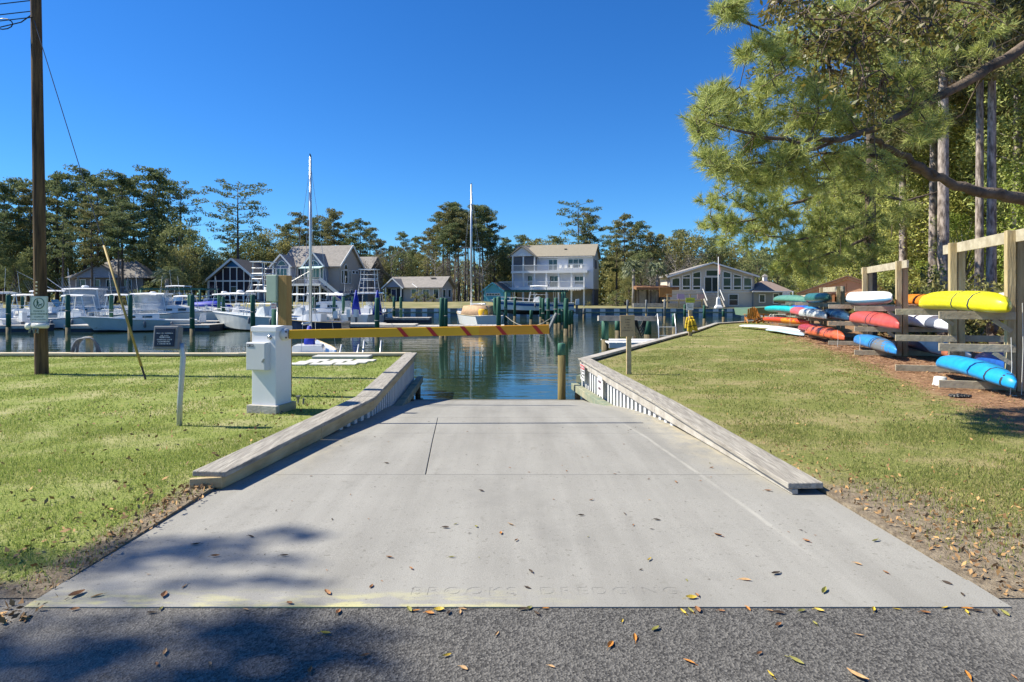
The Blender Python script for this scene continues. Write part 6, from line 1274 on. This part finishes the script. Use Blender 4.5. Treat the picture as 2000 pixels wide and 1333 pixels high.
def near_pine(label, base, mains, blobs, dep, seed, per, n=24, ln=.18, wd_=.013, trunk=None, tw=1.0):
    rn_ = random.Random(seed); root = thing('pine_tree', label, 'tree', base); t_ = M()
    if trunk: t_.tube([Vector(p_) for p_, _ in trunk], [q_ for _, q_ in trunk], 12)
    nodes = []
    for pl, r0, r1 in mains:
        pp = [p_ if isinstance(p_, Vector) else at(*p_) for p_ in pl]; K = len(pp); fine = []
        for i in range(K - 1):
            for j in range(4): fine.append(pp[i].lerp(pp[i + 1], j / 4) + Vector((rn_.uniform(-.03, .03), rn_.uniform(-.03, .03), rn_.uniform(-.03, .03))))
        fine.append(pp[-1]); t_.tube(fine, [r0 + (r1 - r0) * i / (len(fine) - 1) for i in range(len(fine))], 8); nodes += fine
    P, Dr = [], []
    for (bx_, by_, rx, ry, *cnt) in blobs:
        for i in range(cnt[0] if cnt else per):
            a_ = rn_.uniform(0, 6.283); q_ = rn_.uniform(0, 1) ** .5; tgt = at(bx_ + rx * q_ * math.cos(a_), by_ + ry * q_ * math.sin(a_), rn_.uniform(*dep))
            nd = min(nodes, key=lambda p_: (p_ - tgt).length + max(0, (tgt.x - p_.x)) * .6); st_ = nd; v_ = tgt - st_; 
            if v_.length > 3.4 * tw: st_ = tgt - v_.normalized() * 3.0 * tw; 
            mid = st_ + (tgt - st_) * .55 + Vector((0, 0, -.10 * v_.length)) + Vector((rn_.uniform(-.12, .12), rn_.uniform(-.12, .12), 0)); rr_ = (.009 + .006 * v_.length) * tw
            t_.tube([nd, mid, tgt], [rr_, rr_ * .65, .005], 4, caps=False); nodes.append(mid)
            d = (tgt - mid).normalized()
            for j in range(7):
                k_ = rn_.uniform(.25, 1.03); p_ = mid.lerp(tgt, k_); sd_ = Vector((rn_.gauss(0, 1), rn_.gauss(0, 1), rn_.gauss(.45, .7))).normalized(); dd = (d * .7 + sd_ * .8).normalized(); e_ = p_ + dd * rn_.uniform(.08, .30) * tw; P.append(e_); Dr.append(dd)
                if j % 2 == 0: t_.tube([p_, e_], .006 * tw, 3, caps=False)
            P.append(tgt); Dr.append(d)
    W(t_.obj('trunk', BRANCH, root, True), root); v, f2 = tufts(np.array([tuple(p_) for p_ in P]), np.array([tuple(p_) for p_ in Dr]), seed, n, ln, wd_); o = raw('crown', v, f2, NEED); W(o, root); return root
TA = Vector((9.2, 9.3, 0))
mainsA = [([TA + Vector((0, 0, 2.0)), (2110, 390, 9.11), (2000, 387, 8.84), (1930, 378, 8.77), (1870, 362, 8.70), (1810, 335, 8.64), (1755, 300, 8.57), (1700, 275, 8.50)], .105, .035), ([(1830, 345, 8.67), (1760, 320, 8.70), (1690, 300, 8.77), (1600, 300, 8.84)], .055, .017),
          ([TA + Vector((0, 0, 5.2)), (2090, 50, 8.70), (2000, 95, 8.43), (1930, 135, 8.36), (1860, 178, 8.30), (1790, 212, 8.23), (1720, 245, 8.16), (1640, 270, 8.09), (1560, 275, 8.02), (1470, 262, 7.96), (1400, 245, 7.89)], .09, .013),
          ([(1790, 212, 8.23), (1760, 165, 8.36), (1700, 140, 8.43), (1620, 110, 8.43), (1540, 80, 8.43), (1450, 40, 8.36), (1400, 20, 8.36)], .035, .008), ([(1640, 270, 8.09), (1540, 310, 8.16), (1440, 325, 8.16), (1380, 318, 8.16)], .025, .007)]
blobsA = [(1425, 24, 38, 14), (1490, 108, 45, 24), (1395, 198, 32, 20), (1380, 246, 26, 24), (1455, 230, 60, 48, 26), (1545, 165, 60, 55, 25), (1530, 262, 70, 55, 29), (1398, 322, 40, 16), (1480, 330, 70, 36, 34), (1600, 325, 80, 45, 26), (1620, 220, 60, 50, 22), (1700, 190, 70, 60, 20), (1700, 330, 60, 40, 22), (1790, 240, 60, 45, 22), (1560, 90, 60, 30), (1660, 60, 90, 50, 26), (1780, 110, 80, 60, 24), (1880, 60, 80, 50, 20)]
near_pine('near pine with long dark limbs reaching over the lawn from the right', TA, mainsA, blobsA, (7.7, 9.5), 5, 18, n=24, ln=.135, wd_=.0088, tw=.68, trunk=[(TA + Vector((0, 0, -.4)), .34), (TA, .32), (TA + Vector((.1, 0, 4)), .27), (TA + Vector((0, .1, 9)), .2), (TA + Vector((0, .1, 13)), .08)])
TBs = Vector((gx(1700, 24), 24, 0)); tz = lambda y: at(1700, y, 24)
mainsB = [([tz(375), (1620, 378, 23.6), (1540, 400, 23.2), (1470, 432, 23), (1400, 436, 22.6)], .08, .02), ([tz(430), (1640, 455, 23.4), (1560, 470, 23), (1500, 462, 22.6)], .07, .02), ([tz(460), (1640, 490, 23.4), (1580, 510, 23), (1520, 510, 22.5)], .06, .015), ([tz(375), (1770, 395, 24), (1840, 372, 24.4)], .07, .02), ([tz(340), (1640, 350, 23.6), (1560, 350, 23.2), (1440, 365, 22.8)], .06, .015)]
blobsB = [(1480, 425, 80, 32, 30), (1400, 440, 40, 14, 12), (1395, 400, 28, 14, 8), (1455, 462, 46, 26, 18), (1560, 440, 80, 55, 44), (1650, 420, 70, 60, 36), (1600, 505, 80, 36, 34), (1545, 515, 50, 24, 18), (1735, 400, 60, 50, 26), (1690, 495, 60, 30, 20), (1440, 368, 50, 20, 12), (1530, 365, 70, 30, 22), (1630, 350, 70, 30, 22)]
near_pine('pale green pine with drooping branches beside the brown pavilion', TBs, mainsB, blobsB, (22, 25.5), 6, 20, n=24, ln=.27, wd_=.019, trunk=[(TBs + Vector((0, 0, -.4)), .26), (TBs, .25), (tz(500), .22), (tz(400), .19), (tz(330), .16), (tz(200), .12), (tz(60), .04)])
# ---- oak leaves hanging in at the top right
ok = Vector((8.2, 3.6, 0)); oak = thing('oak_tree', 'oak hanging dark and rusty leaves into the top of the view', 'tree', ok); t_ = M(); rn_ = random.Random(12); LV = []
t_.tube([ok + Vector((0, 0, -.3)), ok, ok + Vector((-.2, .2, 3)), ok + Vector((-.8, .5, 5.2))], [.28, .26, .22, .17], 10)
fk = ok + Vector((-.8, .5, 5.2)); nodes = []
for e_ in (at(1560, -40, 5.6), at(1700, -60, 5.8), at(1820, -40, 5.6), at(1660, 40, 6.0)):
    L_ = [fk.lerp(e_, i / 6) + Vector((0, 0, .5 * math.sin(math.pi * i / 6))) for i in range(7)]; t_.tube(L_, [.08 - .011 * i for i in range(7)], 6); nodes += L_[2:]
for (bx_, by_, rx, ry, cnt) in ((1560, 28, 80, 28, 26), (1680, 60, 100, 58, 46), (1650, 140, 70, 60, 32), (1720, 185, 46, 36, 20), (1800, 55, 80, 55, 34), (1600, 95, 60, 40, 24), (1690, 228, 26, 26, 10), (1900, 30, 80, 40, 18)):
    for i in range(cnt):
        a_ = rn_.uniform(0, 6.283); q_ = rn_.uniform(0, 1) ** .5; tg = at(bx_ + rx * q_ * math.cos(a_), by_ + ry * q_ * math.sin(a_), rn_.uniform(5.3, 6.4)); nd = min(nodes, key=lambda p_: (p_ - tg).length); t_.tube([nd, nd.lerp(tg, .55) + Vector((0, 0, .08)), tg], [.010, .006, .003], 3, caps=False)
        for j in range(11): k_ = rn_.uniform(.55, 1.05); p_ = nd.lerp(tg, k_); LV.append((p_.x + rn_.gauss(0, .05), p_.y + rn_.gauss(0, .05), p_.z + rn_.gauss(0, .04)))
        if i % 4 == 0: nodes.append(nd.lerp(tg, .6))
W(t_.obj('trunk', BRANCH, oak, True), oak); v, f2 = cloud(np.array(LV), .066, 77, .42, quad=True); o = raw('crown', v, f2, mat('oak_leaves', (.055, .085, .018), .45, col2=(.25, .19, .04), island=True, transl=.35, spec=.4)); W(o, oak)
# ---- tree beyond the left edge of the view: its shade falls over the near left of ramp and road
st = thing('shade_tree', 'tree left of the view whose shade falls on the ramp and road', 'tree', (-19.5, 4.0, 0)); rn_ = random.Random(31); t_ = M(); t_.tube([(0, 0, -.4), (0, 0, 0), (.3, .1, 5), (1, 0, 9), (2.0, -.4, 13)], [.42, .38, .32, .24, .12], 10); cl_ = []
CT = sd.copy(); 
for (px_, py_, zc, s_, n_) in ((330, 1062, 13.5, .30, 70), (470, 1050, 13.8, .26, 60), (250, 1098, 13.2, .34, 90), (400, 1072, 13.2, .3, 80), (520, 1096, 13.6, .22, 50), (470, 1140, 13.0, .26, 70), (540, 1038, 14, .2, 40), (500, 1225, 12.6, .42, 160), (380, 1290, 12.2, .5, 180), (540, 1290, 12.2, .30, 120), (250, 1245, 12.6, .42, 120), (120, 1310, 12.2, .5, 120), (470, 1340, 12, .5, 180), (60, 1090, 13.2, .4, 90), (180, 1150, 13.0, .3, 40), (590, 1240, 12.6, .2, 60), (-60, 1180, 12.6, .6, 120), (300, 1400, 12, .6, 160), (20, 1420, 12, .7, 160), (500, 1420, 12, .5, 150)):
    D = CH * F / (py_ - HZ); g0 = Vector((gx(px_, D), D, 0)); c_ = g0 + sd * (zc / sd.z); cl_.append((c_.x + 19.5, c_.y - 4, c_.z, s_ * 1.8, s_ * .5, s_ * .3, int(n_ * (.34 if py_ < 1200 else .38))))
    t_.tube([(1.6, -.3, 10.5), ((c_.x + 19.5 + 1.6) / 2, (c_.y - 4.3) / 2, 12.4), (c_.x + 19.5, c_.y - 4, c_.z)], [.05, .03, .008], 4, caps=False)
for i in range(34): a_ = rn_.uniform(0, 6.28); q_ = rn_.uniform(.4, 3.4); cl_.append((-4.2 + q_ * math.cos(a_), -5.5 + q_ * math.sin(a_), rn_.uniform(9, 15), 1.0, 1.0, .8, 110))
t_.obj('trunk', BARK, st, True); pts_ = np.concatenate([in_clumps([c_[:6]], c_[6], 7 + i, .1) for i, c_ in enumerate(cl_)]); v, f2 = cloud(pts_, .20, 8, .5, quad=True); raw('crown', v, f2, LEAFN2, st)

# ================================================================ FALLEN LEAVES AND LITTER
def leaf_mesh(seed, m):
    r_ = random.Random(seed); L, w_ = 1.0, r_.uniform(.32, .5); c_ = r_.uniform(.1, .35); mb = M(); n = 5; vs_ = []
    for i in range(n + 1):
        t_ = i / n; hw = w_ / 2 * math.sin(math.pi * min(.97, max(.04, t_))) ** .8; z = .03 + c_ * (t_ - .5) ** 2 * 1.6; vs_ += [(-hw, t_ - .5, z + hw * .7), (0, t_ - .5, z), (hw, t_ - .5, z + hw * .5)]
    fs_ = []
    for i in range(n): a_ = i * 3; fs_ += [(a_, a_ + 1, a_ + 4, a_ + 3), (a_ + 1, a_ + 2, a_ + 5, a_ + 4)]
    mb.add(vs_, fs_); mb.tube([(0, -.5, .05), (.05, -.75, .02)], .02, 3); me = mb.obj('fallen_leaf', m); return me
LC_ = [mat('leaf_brown', (.26, .12, .045), .7, .3, 3), mat('leaf_tan', (.42, .26, .12), .7, .25, 3), mat('leaf_yellow', (.50, .36, .04), .6, .2, 3), mat('leaf_dark', (.05, .032, .02), .8, .3, 3), mat('leaf_rust', (.42, .17, .025), .65, .25, 3), mat('leaf_olive', (.22, .21, .05), .7, .2, 3)]
NAMES = ['brown', 'tan', 'yellow', 'dark', 'rust-orange', 'olive']
LM_ = [leaf_mesh(i, LC_[i % 6]) for i in range(12)]; rl_ = random.Random(17); first = [True] * 12
def drop(x, y, z, ci=None, s_=None, where='ramp'):
    i = rl_.randrange(12) if ci is None else ci + 6 * rl_.randrange(2)
    if first[i]: o = LM_[i]; first[i] = False
    else: o = LM_[i].copy(); C.objects.link(o)
    s_ = (s_ or rl_.uniform(.05, .085)) * .68; o.scale = (s_ * rl_.uniform(.7, 1.1), s_, s_); o.location = (x, y, z); o.rotation_euler = (rl_.uniform(-.12, .12), rl_.uniform(-.15, .15), rl_.uniform(0, 6.28))
    w_ = {'ramp': 'lying on the pale concrete ramp', 'road': 'lying on the dark asphalt', 'joint': 'caught along the joint of ramp and road'}[where]; tag(o, 'small %s fallen leaf %s' % (NAMES[i % 6], w_), 'leaf', '%s leaves %s' % (NAMES[i % 6], w_)); return o
def dropp(px_, py_, ci, s_=None, where='ramp'):
    D = 3.4
    for _ in range(12): D = (CH - (rampz(D) if D > 3.3 else -.007)) * F / (py_ - HZ)
    drop(gx(px_, D), D, (rampz(D) if D > 3.3 else -.007) + .003, ci, s_, where)
for a in ((755, 906, 3), (1283, 1017, 3, .08), (870, 1032, 3), (997, 1026, 1), (1008, 1057, 0), (978, 1043, 4), (890, 1025, 5), (930, 1030, 5), (760, 1090, 0), (803, 1112, 0), (882, 1090, 5), (1037, 1118, 3, .07), (1268, 1095, 2, .08), (1455, 1135, 1, .1), (1610, 1157, 5, .11), (1402, 1047, 0, .1), (1575, 1058, 0), (1730, 1120, 0), (1675, 1103, 1), (1515, 1122, 3, .1), (1850, 1141, 3, .08), (1880, 1163, 3), (1350, 1170, 2, .09), (1362, 1165, 0), (725, 1148, 0), (1155, 978, 0), (1220, 1005, 3), (1135, 1008, 3), (1320, 943, 0), (320, 1165, 0, .1), (150, 1164, 0, .13), (190, 1166, 1, .09), (640, 1160, 0, .09), (382, 1065, 3, .09), (490, 1050, 3, .08), (420, 1088, 0, .08), (555, 1087, 3), (360, 1148, 1), (1500, 960, 0), (1390, 915, 0), (940, 960, 3), (1030, 1150, 3), (1710, 1058, 5, .1)): dropp(*a)
for a in ((1192, 1262, 4, .10), (1240, 1248, 4, .09), (872, 1283, 2, .07), (906, 1307, 1), (1077, 1304, 1), (970, 1240, 1), (1215, 1216, 2), (1280, 1231, 5), (1346, 1295, 4), (1520, 1223, 0), (1592, 1220, 5), (1677, 1243, 1), (1483, 1279, 0), (1555, 1294, 5, .1), (1505, 1320, 2), (1675, 1325, 1, .15), (1890, 1322, 4, .1), (1980, 1325, 0), (605, 1313, 0), (635, 1240, 2), (322, 1277, 1, .08), (410, 1298, 1), (306, 1300, 0), (712, 1283, 0), (660, 1198, 0, .08), (566, 1180, 0)): dropp(*a, where='road')
for i in range(34): x = rl_.choice((rl_.uniform(-2.4, 2.5), rl_.uniform(-.6, 2.6))); drop(x, 3.285 + rl_.uniform(-.05, .01), -.004, None, None, 'joint')
for i in range(95):
    y = rl_.uniform(3.5, 9.3); x = rl_.uniform(-2.3, 2.3)
    drop(x, y, rampz(y) + .003, rl_.choice((0, 3, 3, 3, 1, 5, 0)), rl_.uniform(.018, .045), 'ramp')
# loose litter on the verges: uncountable leaves
def litter(name, n, fn, size, m, seed):
    r_ = np.random.default_rng(seed); p_ = fn(r_, n); v, f2 = cloud(p_, size, seed, .45, flat=0, quad=True); v[:, 2] = np.clip(v[:, 2], p_[:, 2].min() - .002, None); return tag(raw(name, v, f2, m), kind='stuff')
LIT = mat('leaf_litter', (.16, .085, .04), .8, col2=(.50, .30, .12), island=True)
litter('leaf_litter', 750, lambda r_, n: (lambda y: np.c_[2.62 + np.abs(r_.normal(0, .55, n)) * (1 + .5 * (y < 5)), y, r_.uniform(.004, .03, n)])(3.38 + np.abs(r_.normal(0, 1.5, n))), .04, LIT, 1)
litter('leaf_litter', 380, lambda r_, n: (lambda y: np.c_[-2.46 - np.abs(r_.normal(0, .35, n)), y, r_.uniform(.004, .03, n)])(r_.uniform(3.4, 5.4, n)), .04, LIT, 2)
litter('leaf_litter', 450, lambda r_, n: np.c_[r_.uniform(2.7, 9, n), r_.uniform(4, 14, n), r_.uniform(.015, .04, n)], .05, LIT, 3)
litter('leaf_litter', 500, lambda r_, n: np.c_[r_.uniform(-8, -2.6, n), r_.uniform(3.5, 12, n), r_.uniform(.015, .04, n)], .05, LIT, 4)
litter('leaf_litter', 130, lambda r_, n: np.c_[-2.4 - np.abs(r_.normal(0, .5, n)), 3.30 + np.abs(r_.normal(0, .10, n)) - .16, r_.uniform(-.015, .02, n)], .05, LIT, 5)
# pine straw under the racks
def straw(r_, n): y = r_.uniform(8.5, 26, n); return np.c_[RACK(y) + r_.normal(.2, 1.1, n), y, r_.uniform(.003, .02, n)]
r_ = np.random.default_rng(6); p_ = straw(r_, 26000); v, f2 = cloud(p_, .16, 6, .05, flat=.9); tag(raw('pine_straw', v, f2, mat('straw', (.20, .10, .05), .85, col2=(.48, .30, .18), island=True)), kind='stuff')
for i in range(12): 
    if first[i]: bpy.data.objects.remove(LM_[i])
